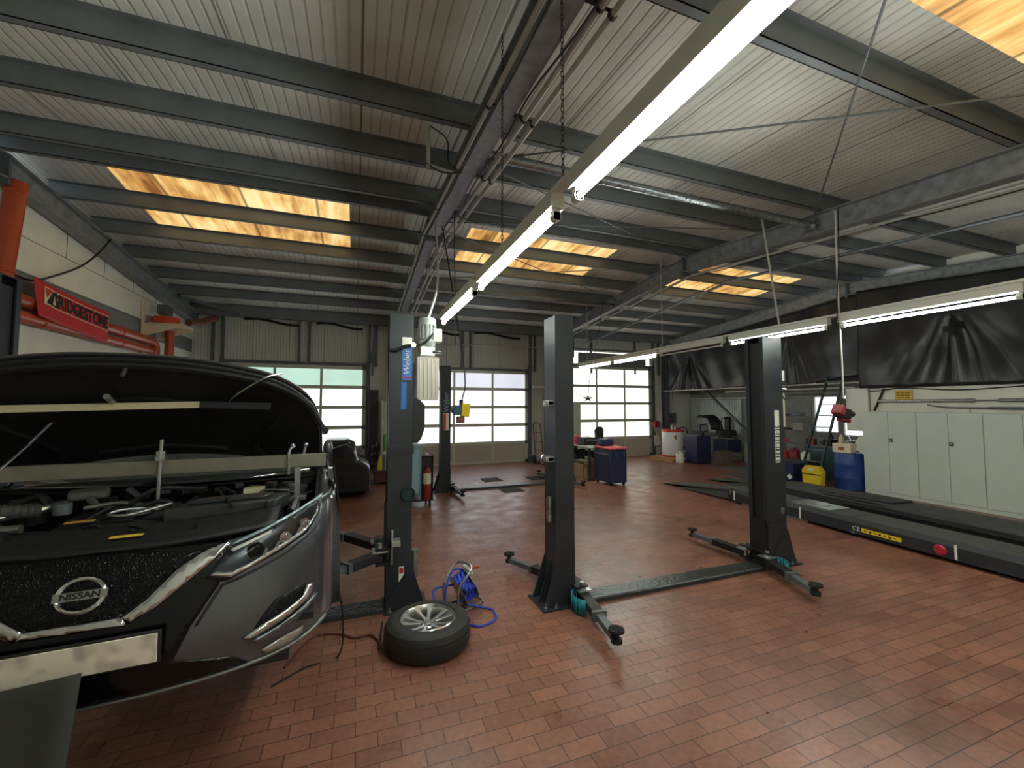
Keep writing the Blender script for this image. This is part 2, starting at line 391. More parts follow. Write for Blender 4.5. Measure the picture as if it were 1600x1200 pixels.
# purlins run across the hall
PY = [-.9, 2.02, 3.88, 4.85, 5.95, 6.42, 7.5, 8.5, 9.5, 10.5, 11.55, 12.8]
PN = ['nearest the camera end', 'second from the camera end, beside the near roof light', 'third from the camera end', 'fourth from the camera end', 'just before the ridge on the camera side', 'dark one right at the ridge',
      'between the two strips of the roof lights', 'at the door-side edge of the roof lights', 'next beyond the roof lights', 'third from the door wall', 'second from the door wall', 'deep one directly above the doors']
M_PURL = mat('purlin_grey', (118, 123, 124), .5, .3, .12, 4)
for i, (y, nm) in enumerate(zip(PY, PN)):
    z = zp(y); mb = MB(); h = .2 if i < 11 else .3; z0 = z if i < 11 else z - .1
    x0, x1 = RX[0] - .05, XR + .1
    mb.bb(x0, x1, y - .004, y + .004, z0, z + .2)
    mb.bb(x0, x1, y - .004, y + .07, z0, z0 + .006); mb.bb(x0, x1, y - .07, y + .004, z + .194, z + .2); mb.bb(x0, x1, y + .062, y + .07, z0, z0 + .03)
    o = mb.build('roof_purlin', M_PURL, smooth=False)
    tag(o, 'long grey steel roof purlin ' + nm, 'beam', 'roof purlins')

# walls
def cut_wall(mb, x0, x1, z0, z1, holes, y0, y1):      # boxes around holes in an X-Z wall
    xs = sorted({x0, x1, *[h[0] for h in holes], *[h[1] for h in holes]}); 
    for a, c in zip(xs, xs[1:]):
        if a < x0 or c > x1: continue
        hh = sorted([(h[2], h[3]) for h in holes if h[0] <= a + 1e-6 and h[1] >= c - 1e-6]); z = z0
        for p, q in hh:
            if p > z: mb.bb(a, c, y0, y1, z, p)
            z = q
        if z < z1: mb.bb(a, c, y0, y1, z, z1)
DOORS = [(-3.35, .27, 3.04), (1.70, 5.50, 3.02), (7.0, 10.62, 3.3)]
wb = MB(); cut_wall(wb, XL, XW + .15, 0, 4.75, [(a, c, 0, h) for a, c, h in DOORS] + [(7.0, 10.62, 3.36, 3.86)], YF, YF + .12)
struct(wb.build('wall_back', M_CLAD, smooth=False, origin=(0, 0, 0)), 'pale grey ribbed metal cladding around the three sectional doors')
# window strip over the third door and the grey panel before it
M_PANE = {}
def pane_mat(name, col, st):
    m, nt, b = node_mat(name); L = nt.links.new
    tc = N(nt, 'ShaderNodeTexCoord'); n = N(nt, 'ShaderNodeTexNoise'); n.inputs['Scale'].default_value = 1.2; n.inputs['Detail'].default_value = 2; L(tc.outputs['Object'], n.inputs['Vector'])
    r = N(nt, 'ShaderNodeMapRange', i1=.3, i2=.7, i3=.9 * st, i4=1.08 * st); L(n.outputs['Fac'], r.inputs[0])
    b.inputs['Base Color'].default_value = (.7, .7, .7, 1); b.inputs['Emission Color'].default_value = srgb(*col); L(r.outputs[0], b.inputs['Emission Strength']); b.inputs['Roughness'].default_value = .25
    return m
P1 = pane_mat('frosted_pane_cool', (238, 244, 244), PANE * .62); P2 = pane_mat('frosted_pane_bright', (240, 244, 250), PANE * .62); P3 = pane_mat('frosted_pane_warm', (248, 248, 234), PANE * .62)
P1t = pane_mat('frosted_pane_green', (190, 232, 214), PANE * .36); P2t = pane_mat('frosted_pane_blue', (222, 226, 240), PANE * .38); P3b = pane_mat('frosted_pane_cream', (250, 244, 222), PANE * .6)
M_DFR = mat('door_aluminium', (205, 205, 194), .45, .4)
M_DPAN = mat('door_panel_grey', (186, 178, 168), .55, .1, .05, 5)
def sect_door(idx, x0, x1, zs, mats, xsp):
    """zs: z of rail centres from the floor panel's top up; xsp: stile positions"""
    root = thing('door_%d' % idx, ((x0 + x1) / 2, YF, 0), 'frosted glass sectional door', 'door'); del root['category']; struct(root, 'grey aluminium sectional workshop door with frosted glazing')
    f = MB(); y0, y1 = YF - .06, YF - .01
    for z in zs: f.bb(x0, x1, y0, y1, z - .05, z + .05)
    f.bb(x0, x1, y0, y1, 0.0, .08)
    for x in xsp:
        f.bb(x - .035, x + .035, y0 + .005, y1, .08, zs[-1])
    for x in (x0 + .05, x1 - .05): f.bb(x - .05, x + .05, y0, y1, 0, zs[-1] + .05)
    f.build('door_frame', M_DFR, root, smooth=False)
    p = MB(); p.bb(x0 + .1, x1 - .1, YF - .045, YF - .025, .08, zs[0]); p.build('lower_panel', M_DPAN, root, smooth=False)
    for k in range(len(zs) - 1):
        g = MB(); g.bb(x0 + .1, x1 - .1, YF - .04, YF - .03, zs[k] + .05, zs[k + 1] - .05)
        g.build('glazing', mats[k], root, smooth=False)
    h = MB()
    for z in zs: h.box((x1 - .03, y0 - .02, z), (.06, .05, .07)); h.box((x0 + .03, y0 - .02, z), (.06, .05, .07))
    h.build('hinge', M_STEEL, root)
    tr = MB()
    for x in (x0 - .03, x1 + .03): tr.bb(x - .03, x + .03, YF - .12, YF - .04, 0, zs[-1] + .2)
    tr.build('track', M_STEEL, root, smooth=False)
    return root
sect_door(1, -3.35, .27, [.66, 1.25, 1.84, 2.43, 3.0], [P1, P1, P1, P1t], [-2.14, -.95])
sect_door(2, 1.70, 5.50, [.66, 1.25, 1.84, 2.43, 3.0], [P2, P2, P2, P2t], [2.95, 4.24])
sect_door(3, 7.0, 10.62, [.70, 1.34, 1.97, 2.60, 3.27], [P3b, P3, P3, P3], [8.22, 9.43])
g = MB().bb(7.0, 10.62, YF + .02, YF + .05, 3.36, 3.86); struct(g.build('window_5', P3, smooth=False), 'bright daylight strip above the third door')
g = MB().bb(7.45, 10.35, YF - .12, YF - .06, 3.31, 3.80); g.bb(7.3, 10.75, YF - .12, YF - .05, 3.88, 3.96); tag(g.build('grey_blanking_panel', mat('dull_grey_panel', (120, 122, 120), .6), smooth=False), 'grey panel covering the bright strip above the right-hand door', 'panel')
# steel framing on the door wall
fr = MB()
for x in (-3.62, -3.4, -1.55, -1.28, .36, .55, 1.55, 3.22, 3.5, 5.6, 5.78, 6.75, 8.0, 9.9, 10.75, 11.0): fr.bb(x - .03, x + .03, YF - .09, YF, 3.06 if not (x in (-3.4, .36, 1.55, 5.6, 6.75, 10.75)) else 0, 4.3)
for a, c, h in DOORS: fr.bb(a - .1, c + .1, YF - .1, YF, h + .02, h + .1)
struct(fr.build('trim_1', M_STEEL, smooth=False, origin=(0, 0, 0)), 'grey steel posts and lintels framing the doors')
# rolled seal rods under the eaves above each door
# left wall: painted concrete with a bare grey band
lw = MB(); lw.bb(XL - .2, XL, YB, YF + .1, 0, 3.30); lw.bb(XL - .2, XL, YB, YF + .1, 3.62, 4.9)
struct(lw.build('wall_left', M_WALL, smooth=False, origin=(0, 0, 0)), 'white painted masonry wall')
bd = MB().bb(XL - .2, XL - .01, YB, YF + .1, 3.30, 3.62); struct(bd.build('trim_2', M_BAND, smooth=False), 'bare grey concrete band in the left wall')
jt = MB(); jt.bb(XL - .001, XL + .004, YB, YF, 4.09, 4.10); jt.bb(XL - .001, XL + .006, YB, YF, 3.62, 3.64)
for k in range(14): jt.bb(XL - .001, XL + .004, 1.1 + k * 1.0, 1.112 + k * 1.0, 4.1, 4.6)
struct(jt.build('trim_3', M_BAND, smooth=False), 'joints between the painted wall blocks')
# wall behind the camera
bw = MB(); bw.bb(XL, XW, YB - .15, YB, 0, 4.6); struct(bw.build('wall_front', M_WALL, smooth=False), 'plain wall behind the camera')
# right wall, with the window bay
M_GREYW = mat('grey_plaster', (140, 140, 135), .85, 0, .15, 5, .1, 50)
rw = MB(); 
def ycut(mb, y0, y1, z0, z1, holes, x0, x1):
    ys = sorted({y0, y1, *[h[0] for h in holes], *[h[1] for h in holes]})
    for a, c in zip(ys, ys[1:]):
        hh = sorted([(h[2], h[3]) for h in holes if h[0] <= a + 1e-6 and h[1] >= c - 1e-6]); z = z0
        for p, q in hh:
            if p > z: mb.bb(x0, x1, a, c, z, p)
            z = q
        if z < z1: mb.bb(x0, x1, a, c, z, z1)
WIN = [(7.80, 8.46, 1.12, 2.16), (7.15, 7.68, 1.06, 2.19)]
ycut(rw, 5.0, YF, 0, 4.9, WIN, XW, XW + .15); rw.bb(XR + .15, XW, 5.9, 6.0, 0, 4.9)
struct(rw.build('wall_right', M_GREYW, smooth=False, origin=(0, 0, 0)), 'dull grey wall behind the tyre machines')
rw2 = MB().bb(XR - .3, XR + .15, YB, 6.15, 0, 2.28); rw2.bb(XR, XR + .15, YB, 6.0, 2.28, 4.9); struct(rw2.build('wall_side', M_WALL, smooth=False, origin=(0, 0, 0)), 'white wall above the grey cabinets')
for i, (a, c, z0, z1) in enumerate(WIN):
    r = thing('window_%d' % (6 + i), (XW, (a + c) / 2, z0), 'x', 'x'); del r['category']; struct(r, 'small bright window in the right wall')
    MB().bb(XW + .05, XW + .06, a, c, z0, z1).build('window_pane', P1, r, smooth=False)
    fm = MB(); 
    for (p, q, u, v) in ((a, a + .03, z0, z1), (c - .03, c, z0, z1), (a, c, z0, z0 + .03), (a, c, z1 - .03, z1)): fm.bb(XW + .0, XW + .05, p, q, u, v)
    fm.build('window_frame', M_WHITE, r, smooth=False)
# ---------------- fluorescent fixtures ----------------
M_TUBE = mat('lit_fluorescent_tube', (.93, 1.0, .93), .4, emit=TUBE)
M_TOFF = mat('unlit_fluorescent_tube', (200, 200, 192), .3)
M_FIXT = mat('fixture_housing', (200, 200, 190), .45)
M_CHAIN = mat('chain_steel', (60, 60, 60), .5, .6)
def batten(x, y0, y1, z, lit, label, group, near=False):
    L_ = y1 - y0; t = thing('fluorescent_light', (x, (y0 + y1) / 2, z), label, 'light', group)
    b = MB(); s = .042
    b.prism([(x - s, z + .045), (x - s * .9, z + .125), (x + s * .9, z + .125), (x + s, z + .045)], y0, y1, 'Y')
    b.build('housing', M_FIXT, t)
    for q in (y0 + .03, y1 - .03): e = MB(); e.bb(x - .02, x + .02, q - .02, q + .02, z - .02, z + .04); e.cyl((x, q - .02, z), (x, q + .02, z), .026, n=12); e.build('lamp_holder', M_FIXT, t)
    MB().cyl((x, y0 + .05, z), (x, y1 - .05, z), .014 if lit else .013, n=12).build('tube', M_TUBE if lit else M_TOFF, t)
    if False:
        w_ = MB(); w_.beam((x + .075, y0 + .02, z + .035), (x + .075, y1 - .02, z + .035), .045, .006, (1, 0, 1)); w_.build('reflector', mat('reflector_blue', (52, 92, 118), .5), t)
    return t
R1 = [(-1.35, .15), (.28, 1.80), (1.98, 3.50), (3.65, 5.17)]
for i, (a, c) in enumerate(R1):
    batten(1.0, a, c, 2.92, True, ['lit fluorescent batten of the middle row, behind the camera', 'lit fluorescent batten of the middle row, largest and nearest overhead', 'lit fluorescent batten of the middle row, second from the camera',
           'lit fluorescent batten of the middle row, ending above the lift motor'][i], 'middle row of fluorescent lights', True)
    for q in (a + .3, c - .3):
        pass
R2 = [(-.2, 1.28, 1), (1.84, 3.34, 1), (3.47, 4.95, 1), (5.06, 6.56, 0), (6.62, 8.12, 1), (8.2, 9.7, 1)]
RN2 = ['outside the frame edge', 'brightest, before the black sheeting', 'passing behind the right lift post top', 'the one switched off', 'in front of the far right door, nearer half', 'in front of the far right door, farther half']
for i, (a, c, l) in enumerate(R2):
    batten(5.5, a, c, 2.86, l, ('lit' if l else 'unlit') + ' fluorescent batten of the right row, ' + RN2[i], 'right row of fluorescent lights')
# carrier rails above the rows
rl = MB().bb(.97, 1.03, -1.3, 5.2, 3.046, 3.07); tag(rl.build('light_rail', M_FIXT, smooth=False), 'thin pale carrier rail above the middle row of tubes', 'rail', 'light carrier rails')
rl = MB().bb(5.45, 5.55, -.2, 9.75, 2.986, 3.01); tag(rl.build('light_rail', M_FIXT, smooth=False), 'pale carrier rail holding the right row of tubes', 'rail', 'light carrier rails')
# hanging chains
def chain(x, y, z0, z1, label, r=.0026, pitch=.032):
    b = MB(); n = int((z1 - z0) / pitch)
    for i in range(n):
        z = z0 + (i + .5) * pitch; a = (i % 2) * PI / 2; dx, dy = math.cos(a), math.sin(a)
        pts = [(x + dx * .009 * math.cos(t), y + dy * .009 * math.cos(t), z + .021 * math.sin(t)) for t in [k * PI / 4 for k in range(8)]]
        b.tube(pts, r, 4, closed=True)
    tag(b.build('hanging_chain', M_CHAIN), label, 'chain', 'light hanging chains')
chain(1.0, 1.92, 3.07, zr(1.92), 'dark link chain at the joint of the middle row')
chain(1.0, 2.9, 3.07, zr(2.9), 'dark link chain further along the middle row')
# ---------------- roof services ----------------
def folw(x, y0, y1, dz, n=10, dx=0):
    ys = [y0 + (y1 - y0) * i / n for i in range(n + 1)] + [RID]
    return [(x + dx * (y - y0), y, zb(y) + dz) for y in sorted(set(y for y in ys if y0 <= y <= y1))]
M_COND = mat('conduit_grey', (176, 176, 168), .45, .1, .1, 6)
for x, dz, r, lab in ((.955, .02, .02, 'grey conduit along the left edge of the rafter that carries cables'), (1.26, -.02, .024, 'grey conduit on the right of the cable rafter, inner of two'),
                      (1.34, -.04, .022, 'grey conduit on the right of the cable rafter, outer of two')):
    mb = MB(); mb.tube(folw(x, YB + .2, 12.9, dz), r, 8)
    t = thing('cable_conduit', (x, RID, zb(RID)), lab, 'pipe', 'conduits on the cable rafter'); mb.build('pipe', M_COND, t)
    cl = MB()
    for k in range(11):
        y = .8 + k * 1.15; cl.lathe([(r + .002, -.012), (r + .007, -.012), (r + .007, .012), (r + .002, .012)], (x, y, zb(y) + dz), 'Y', 10, closed=True); cl.beam((x, y, zb(y) + dz + r), (lerp(x, 1.09, .7), y, zb(y) + dz + .03), .02, .006)
    cl.build('clips', M_CHAIN, t)['kind'] = 'stuff'
cb = MB(); cb.tube([(p[0] + .02 * math.sin(p[1] * 4), p[1], p[2] - .015 + .02 * math.sin(p[1] * 2.3)) for p in folw(1.2, YB + .2, 12.8, -.01, 60)], .009, 6)
tag(cb.build('loose_cable', M_BLACK), 'black cable hugging the underside of the cable rafter', 'cable')
cb = MB(); cb.tube([(p[0] + .015 * math.sin(p[1] * 3), p[1], p[2]) for p in folw(.985, YB + .2, 12.8, -.012, 60)], .007, 6)
tag(cb.build('loose_cable', M_BLACK), 'thin black cable beside the left conduit of the cable rafter', 'cable')
# conduits and tray of the second rafter
for x, dz, r, lab in ((6.34, -.04, .022, 'grey conduit fixed along the middle rafter'), (7.45, -.02, .03, 'slim galvanised rail slung right of the middle rafter')):
    mb = MB(); mb.tube(folw(x, YB + .2, 12.6, dz), r, 8); tag(mb.build('ceiling_pipe', M_COND if r < .025 else M_STEEL), lab, 'pipe')
cb = MB(); cb.tube([(p[0], p[1], p[2] + .018 * math.sin(p[1] * 2)) for p in folw(6.38, YB + .2, 12.6, -.06, 60)], .008, 6); tag(cb.build('loose_cable', M_BLACK), 'black cable slung beneath the conduit of the middle rafter', 'cable')
cb = MB(); cb.tube([(p[0], p[1], p[2] + .03 * math.sin(p[1] * 1.1)) for p in folw(7.3, YB + .2, 12.6, -.05, 60)], .008, 6); tag(cb.build('loose_cable', M_BLACK), 'black cable running along the slim galvanised rail', 'cable')
# round wind strut and bracing rods between the cable rafter and the middle rafter
mb = MB().cyl((1.17, 4.06, 4.50), (6.11, 4.06, 4.50), .052, n=14)
for x in (1.18, 6.1): mb.box((x, 4.06, 4.5), (.02, .16, .16))
for x in (2.6, 3.9, 5.2): mb.lathe([(.053, -.012), (.06, -.012), (.06, .012), (.053, .012)], (x, 4.06, 4.5), 'X', 14, closed=True)
tag(mb.build('wind_strut', mat('zinc_tube', (150, 156, 160), .3, .85, .15, 20)), 'shiny round galvanised strut spanning two rafters', 'pipe')
mb = MB().cyl((1.17, 9.0, 4.44), (6.11, 9.0, 4.44), .045, n=12); tag(mb.build('wind_strut', M_STEEL), 'dull round strut beyond the roof lights, spanning two rafters', 'pipe')
RODS = [((1.18, 4.1, 4.42), (6.1, 6.48, 4.8), 'from the wind strut toward the ridge'), ((1.18, 6.5, 4.8), (6.1, 4.75, 4.7), 'crossing toward the ridge from the right rafter'),
        ((6.1, 4.0, 4.6), (1.18, .05, 4.2), 'steep one crossing before the near roof sheet'), ((1.18, 4.0, 4.4), (6.1, .55, 4.2), 'flat one crossing before the near roof sheet'),
        ((1.18, 6.7, 4.8), (6.1, 8.9, 4.55), 'beyond the ridge, falling to the right'), ((6.1, 6.9, 4.8), (1.18, 8.9, 4.55), 'beyond the ridge, falling to the left')]
for a, c, lab in RODS:
    t = thing('bracing_rod', [(p + q) / 2 for p, q in zip(a, c)], 'thin steel bracing rod ' + lab, 'rod', 'roof bracing rods')
    A, C = Vector(a), Vector(c); d = (C - A).normalized(); MB().cyl(a, c, .009, n=6).build('rod', M_STEEL, t)
    MB().cyl(A + d * .25, A + d * .42, .016, n=8).build('turnbuckle', M_STEEL, t)
# grey bracket with loose leads beside the cable rafter
mb = MB(); mb.beam((.62, 4.02, zp(4.0) - .02), (.62, 4.02, zp(4.0) - .42), .05, .03); mb.beam((.62, 4.02, zp(4) - .4), (.9, 4.02, zp(4) - .44), .02, .02)
t = thing('cable_bracket', (.62, 4.02, zp(4)), 'small grey bracket with looped leads hanging left of the cable rafter', 'bracket'); mb.build('bracket_arm', M_COND, t)
mb = MB(); mb.tube(arc([(.64, 4.0, zp(4) - .02), (.8, 4.0, zp(4) - .12), (.82, 4.0, zp(4) - .35), (.95, 4.0, zp(4) - .42)]), .007, 6); mb.tube(arc([(.6, 4.0, zp(4) - .4), (.75, 4.0, zp(4) - .46), (.95, 4.0, zp(4) - .43)]), .007, 6)
mb.build('leads', M_BLACK, t)
# dangling wires and cords
def cord(name, pts, r, m_, label, cat='cable', group=None, n=8):
    return tag(MB().tube(arc(pts, n), r, 6).build(name, m_), label, cat, group)
M_CORDW = mat('pale_cord', (190, 190, 182), .5)
cord('drop_cable', [(.52, 3.6, 4.45), (.55, 3.7, 4.0), (.6, 3.95, 3.4), (.62, 4.08, 2.8)] if 0 else [(1.02, 5.9, 4.5), (.93, 5.2, 3.8), (.82, 4.6, 3.2), (.66, 4.2, 2.75)], .012, M_CORDW, 'pale cord dropping from the cable rafter to the lift motor')
cord('drop_cable', [(1.15, 4.9, 4.6), (1.17, 4.95, 3.9), (1.22, 5.2, 3.0), (1.3, 5.6, 2.2)] if 0 else [(1.19, 5.4, 4.55), (1.19, 5.4, 4.0), (1.22, 5.45, 3.2), (1.24, 5.5, 2.7)], .006, M_BLACK, 'black wire hanging straight from the cable rafter')
# purlin bolt holes are skipped; door-side light pipe above doors
mb = MB(); mb.cyl((1.2, 12.9, 3.78), (6.0, 12.9, 3.85), .022, n=8); tag(mb.build('ceiling_pipe', M_COND), 'thin pale pipe running level above the middle door', 'pipe')
for a, c, lab in ((-2.9, -1.55, 'above the left door, left half'), (-1.1, .15, 'above the left door, right half'), (1.9, 3.1, 'above the middle door, left half'), (3.6, 5.2, 'above the middle door, right half')):
    mb = MB(); mb.tube(arc([(a, 13.185, 4.26), (lerp(a, c, .3), 13.185, 4.28), (lerp(a, c, .75), 13.185, 4.17), (c, 13.185, 4.16)]), .035, 8)
    tag(mb.build('rolled_cover', M_DARK), 'dark rolled rubber seal sagging ' + lab, 'seal', 'rolled seals over the doors')
mb = MB(); mb.bb(6.5, 7.0, 12.74, 12.79, 3.95, 4.0)
for x in (6.5, 7.0): mb.bb(x - .03, x + .03, 12.74, 12.8, 3.55, 4.26)
mb.bb(6.5, 7.0, 12.74, 12.79, 3.55, 3.6); tag(mb.build('door_motor_frame', M_STEEL, smooth=False), 'small grey steel frame hanging beside the far right door head', 'frame')
for x, z0, z1, y in ((.30, 2.9, 4.2, 12.6), (5.75, 2.9, 4.2, 12.9)):
    pass
mb = MB().cyl((.43, 12.9, 2.75), (.50, 12.9, 4.25), .03, n=8); mb.box((.43, 12.9, 3.3), (.12, .1, .32)); tag(mb.build('door_operator', M_STEEL), 'grey tube and drive box on the pillar between left and middle doors', 'motor')
mb = MB().cyl((6.3, 13.1, 2.52), (7.0, 13.1, 2.52), .05, n=10) ; mb.cyl((5.62, 13.1, 2.52), (6.35, 13.1, 2.52), .05, n=10); tag(mb.build('service_pipe', M_WHITE), 'white round pipe on the wall between middle and right doors', 'pipe')

# ---------------- two-post lifts ----------------
M_DIAM = mat('chequer_plate', (98, 102, 102), .3, .75, .1, 10, .6, 70)
def chequer(name):
    m, nt, b = node_mat(name); L = nt.links.new
    tc = N(nt, 'ShaderNodeTexCoord'); mp = N(nt, 'ShaderNodeMapping'); mp.inputs[2].default_value = (0, 0, .785); mp.inputs[3].default_value = (26, 26, 26); L(tc.outputs['Object'], mp.inputs[0])
    c = N(nt, 'ShaderNodeTexVoronoi'); c.inputs['Scale'].default_value = 1; L(mp.outputs[0], c.inputs['Vector'])
    bp = N(nt, 'ShaderNodeBump'); bp.inputs['Strength'].default_value = .8; bp.inputs['Distance'].default_value = .006; bp.invert = True; L(c.outputs['Distance'], bp.inputs['Height']); L(bp.outputs[0], b.inputs['Normal'])
    b.inputs['Base Color'].default_value = srgb(70, 74, 76); b.inputs['Metallic'].default_value = .6; b.inputs['Roughness'].default_value = .32
    return m
M_DIAM = chequer('chequer_plate')
M_SILV = mat('silver_plate', (178, 186, 184), .3, .7)
def lift_post(t, xo, xi, yc, H=2.77):
    """xo outer (closed) face x, xi open face x"""
    s = 1 if xi > xo else -1; hw = .125; p = MB()
    # folded C profile
    prof = [(xo, yc - hw), (xi, yc - hw), (xi, yc - hw + .05), (xi - s * .012, yc - hw + .05), (xi - s * .012, yc - hw + .012), (xo + s * .012, yc - hw + .012),
            (xo + s * .012, yc + hw - .012), (xi - s * .012, yc + hw - .012), (xi - s * .012, yc + hw - .05), (xi, yc + hw - .05), (xi, yc + hw), (xo, yc + hw)]
    if s < 0: prof = prof[::-1]
    p.prism(prof, .012, H); p.bb(min(xo, xi), max(xo, xi), yc - hw, yc + hw, H, H + .006)
    p.build('post', M_LIFT, t, smooth=False)
    c = MB(); c.bb(xo + s * .02, xi - s * .02, yc - hw + .02, yc + hw - .02, .25, H - .06); c.build('inner_column', M_BLACK, t, smooth=False)
    q = MB(); x0, x1 = sorted((xo - s * .16, xi + s * .02)); q.bb(x0, x1, yc - .19, yc + .19, 0, .014)
    # triangular gussets towards the outside
    for yy in (yc - hw - .012, yc + hw): q.prism([(xo - s * .13, .014), (xi, .014), (xi, .10), (xo, .42)], yy, yy + .012, 'Y')
    q.prism([(xo, .014), (xo, .4), (xo - s * .13, .014)], yc - .006, yc + .006, 'Y')
    q.build('base_plate', M_LIFT, t, smooth=False)
    for (bx, by) in ((xo - s * .12, yc - .15), (xo - s * .12, yc + .15), (xo - s * .02, yc - .165), (xi - s * .03, yc - .165)):
        b = MB(); b.cyl((bx, by, .012), (bx, by, .03), .02, n=6); b.cyl((bx, by, .03), (bx, by, .06), .009, n=8); b.build('anchor_bolt', M_ALU, t)
def lift_arm(t, px, py, ex, ey, z, teal=False, tray=False):
    """arm from pivot to pad end at height z (arm underside)"""
    a = MB(); P = Vector((px, py, z + .06)); E = Vector((ex, ey, z + .05)); d = (E - P).normalized(); Lh = (E - P).length
    a.beam(P, P + d * (Lh * .55), .10, .075); a.build('arm', M_BLACK, t, smooth=False, bevel=.005)
    i = MB(); i.beam(P + d * (Lh * .5), E - d * .03, .068, .05); i.box(P + d * (Lh * .55), (.03, .13, .085), rz=math.atan2(d.y, d.x)); i.build('arm_extension', M_STEEL, t, smooth=False)
    pd = MB(); e = E; zt = z + .125; pd.cyl((e.x, e.y, z + .02), (e.x, e.y, z + .05), .045, n=16); pd.cyl((e.x, e.y, z + .05), (e.x, e.y, zt - .02), .022, n=12); pd.cyl((e.x, e.y, zt - .02), (e.x, e.y, zt), .062, .062, n=24)
    for k in range(8): 
        aa = k * PI / 4; pd.box((e.x + .035 * math.cos(aa), e.y + .035 * math.sin(aa), zt + .002), (.03, .012, .006), rz=aa)
    pd.build('lifting_pad', M_DARK, t)
    h = MB(); h.cyl((px, py, z - .02), (px, py, z + .17), .022, n=12); h.bb(px - .07, px + .07, py - .07, py + .07, z + .10, z + .112); h.cyl((px, py, z + .112), (px, py, z + .13), .04, n=16); h.build('pivot_pin', M_SILV, t)
    if teal:
        nrm = Vector((-d.y, d.x, 0)) * (1 if teal > 0 else -1); g = MB(); c0 = P + d * .12
        pts = [c0 + nrm * (.05 + .085 * math.sin(u)) + d * (.13 * -math.cos(u)) for u in [PI * k / 10 for k in range(11)]]
        for p0, p1 in zip(pts, pts[1:]): g.add([(p0.x, p0.y, .012), (p1.x, p1.y, .012), (p1.x, p1.y, .15), (p0.x, p0.y, .15)], [(0, 1, 2, 3)])
        g.build('toe_guard', M_TEAL, t, solid=.008)
def carriage(t, xo, xi, yc, z):
    s = 1 if xi > xo else -1; c = MB()
    x0, x1 = sorted((xi - s * .03, xi + s * .10)); c.bb(x0, x1, yc - .2, yc + .2, z - .01, z + .015); c.bb(x0, x1, yc - .2, yc + .2, z + .125, z + .14); c.bb(*sorted((xi - s * .03, xi + s * .012)), yc - .11, yc + .11, z - .01, z + .5)
    c.build('carriage', M_BLACK, t, smooth=False)
    return xi + s * .06
def floor_plate(t, x0, x1, y, hw=.11):
    f = MB(); f.prism([(y - hw, 0), (y - hw, .035), (y - hw + .015, .045), (y + hw - .015, .045), (y + hw, .035), (y + hw, 0)], x0, x1, 'X'); f.build('cable_cover_plate', M_DIAM, t, smooth=False)

# middle lift
t2 = thing('two_post_lift', (3.25, 3.77, 0), 'charcoal two-post vehicle lift standing empty in the middle of the hall', 'car lift', 'two-post lifts')
lift_post(t2, 1.80, 2.0, 3.77); lift_post(t2, 4.88, 4.57, 3.77, 2.72); floor_plate(t2, 2.05, 4.45, 3.70)
px = carriage(t2, 1.80, 2.0, 3.77, .05); lift_arm(t2, px, 3.62, 1.93, 2.86, .04, teal=-1); lift_arm(t2, px, 3.92, 1.72, 4.72, .04)
px = carriage(t2, 4.88, 4.57, 3.77, .05); lift_arm(t2, px, 3.62, 4.22, 2.88, .04, teal=1); lift_arm(t2, px, 3.92, 4.47, 4.74, .04)
for z in (1.92, 1.38): b = MB(); b.box((1.77, 3.73, z), (.07, .13, .055)); b.box((1.75, 3.68, z), (.09, .03, .04)); b.build('hose_bracket', M_ALU, t2, bevel=.004)
b = MB().cyl((1.76, 3.70, .78), (1.76, 3.70, 1.02), .022, n=10); b.cyl((1.76, 3.74, .8), (1.76, 3.74, 1.0), .016, n=10); b.build('safety_solenoid', M_ALU, t2)
b = MB().box((2.06, 3.80, .87), (.05, .05, .04)); b.build('limit_switch', M_ALU, t2, bevel=.004)
M_STK = mat('white_sticker', (226, 230, 218), .5)
def sticker(t, xc, y, z0, z1, w_):
    s = MB().bb(xc - w_ / 2, xc + w_ / 2, y - .003, y, z0, z1); st = s.build('instruction_sticker', M_STK, t, smooth=False)
    return st
st = sticker(t2, 4.765, 3.645, 1.86 - .65, 1.84, .075); off = st
k = MB()
z = 1.84 - .17
for i in range(6):
    zz = z - i * .08; k.bb(4.73, 4.80, 3.638, 3.6415, zz - .072, zz - .058)
    for u in range(3): k.box((4.74 + u * .024, 3.64, zz - .03 - .008 * ((i + u) % 2)), (.012, .004, .018), ry=.5 * ((i * 3 + u) % 4))
k.build('pictograms', M_BLACK, t2, smooth=False, label='dark pictogram marks on the white sticker')
MB().bb(4.78, 4.84, 3.638, 3.641, .60, .68).build('rating_plate', M_ALU, t2, smooth=False)
b = MB(); b.bb(4.46, 4.86, 3.63, 3.645, .52, .54); b.cyl((4.52, 3.62, 2.55), (4.52, 3.62, .5), .006, n=6); b.build('strap', M_BLACK, t2, smooth=False)
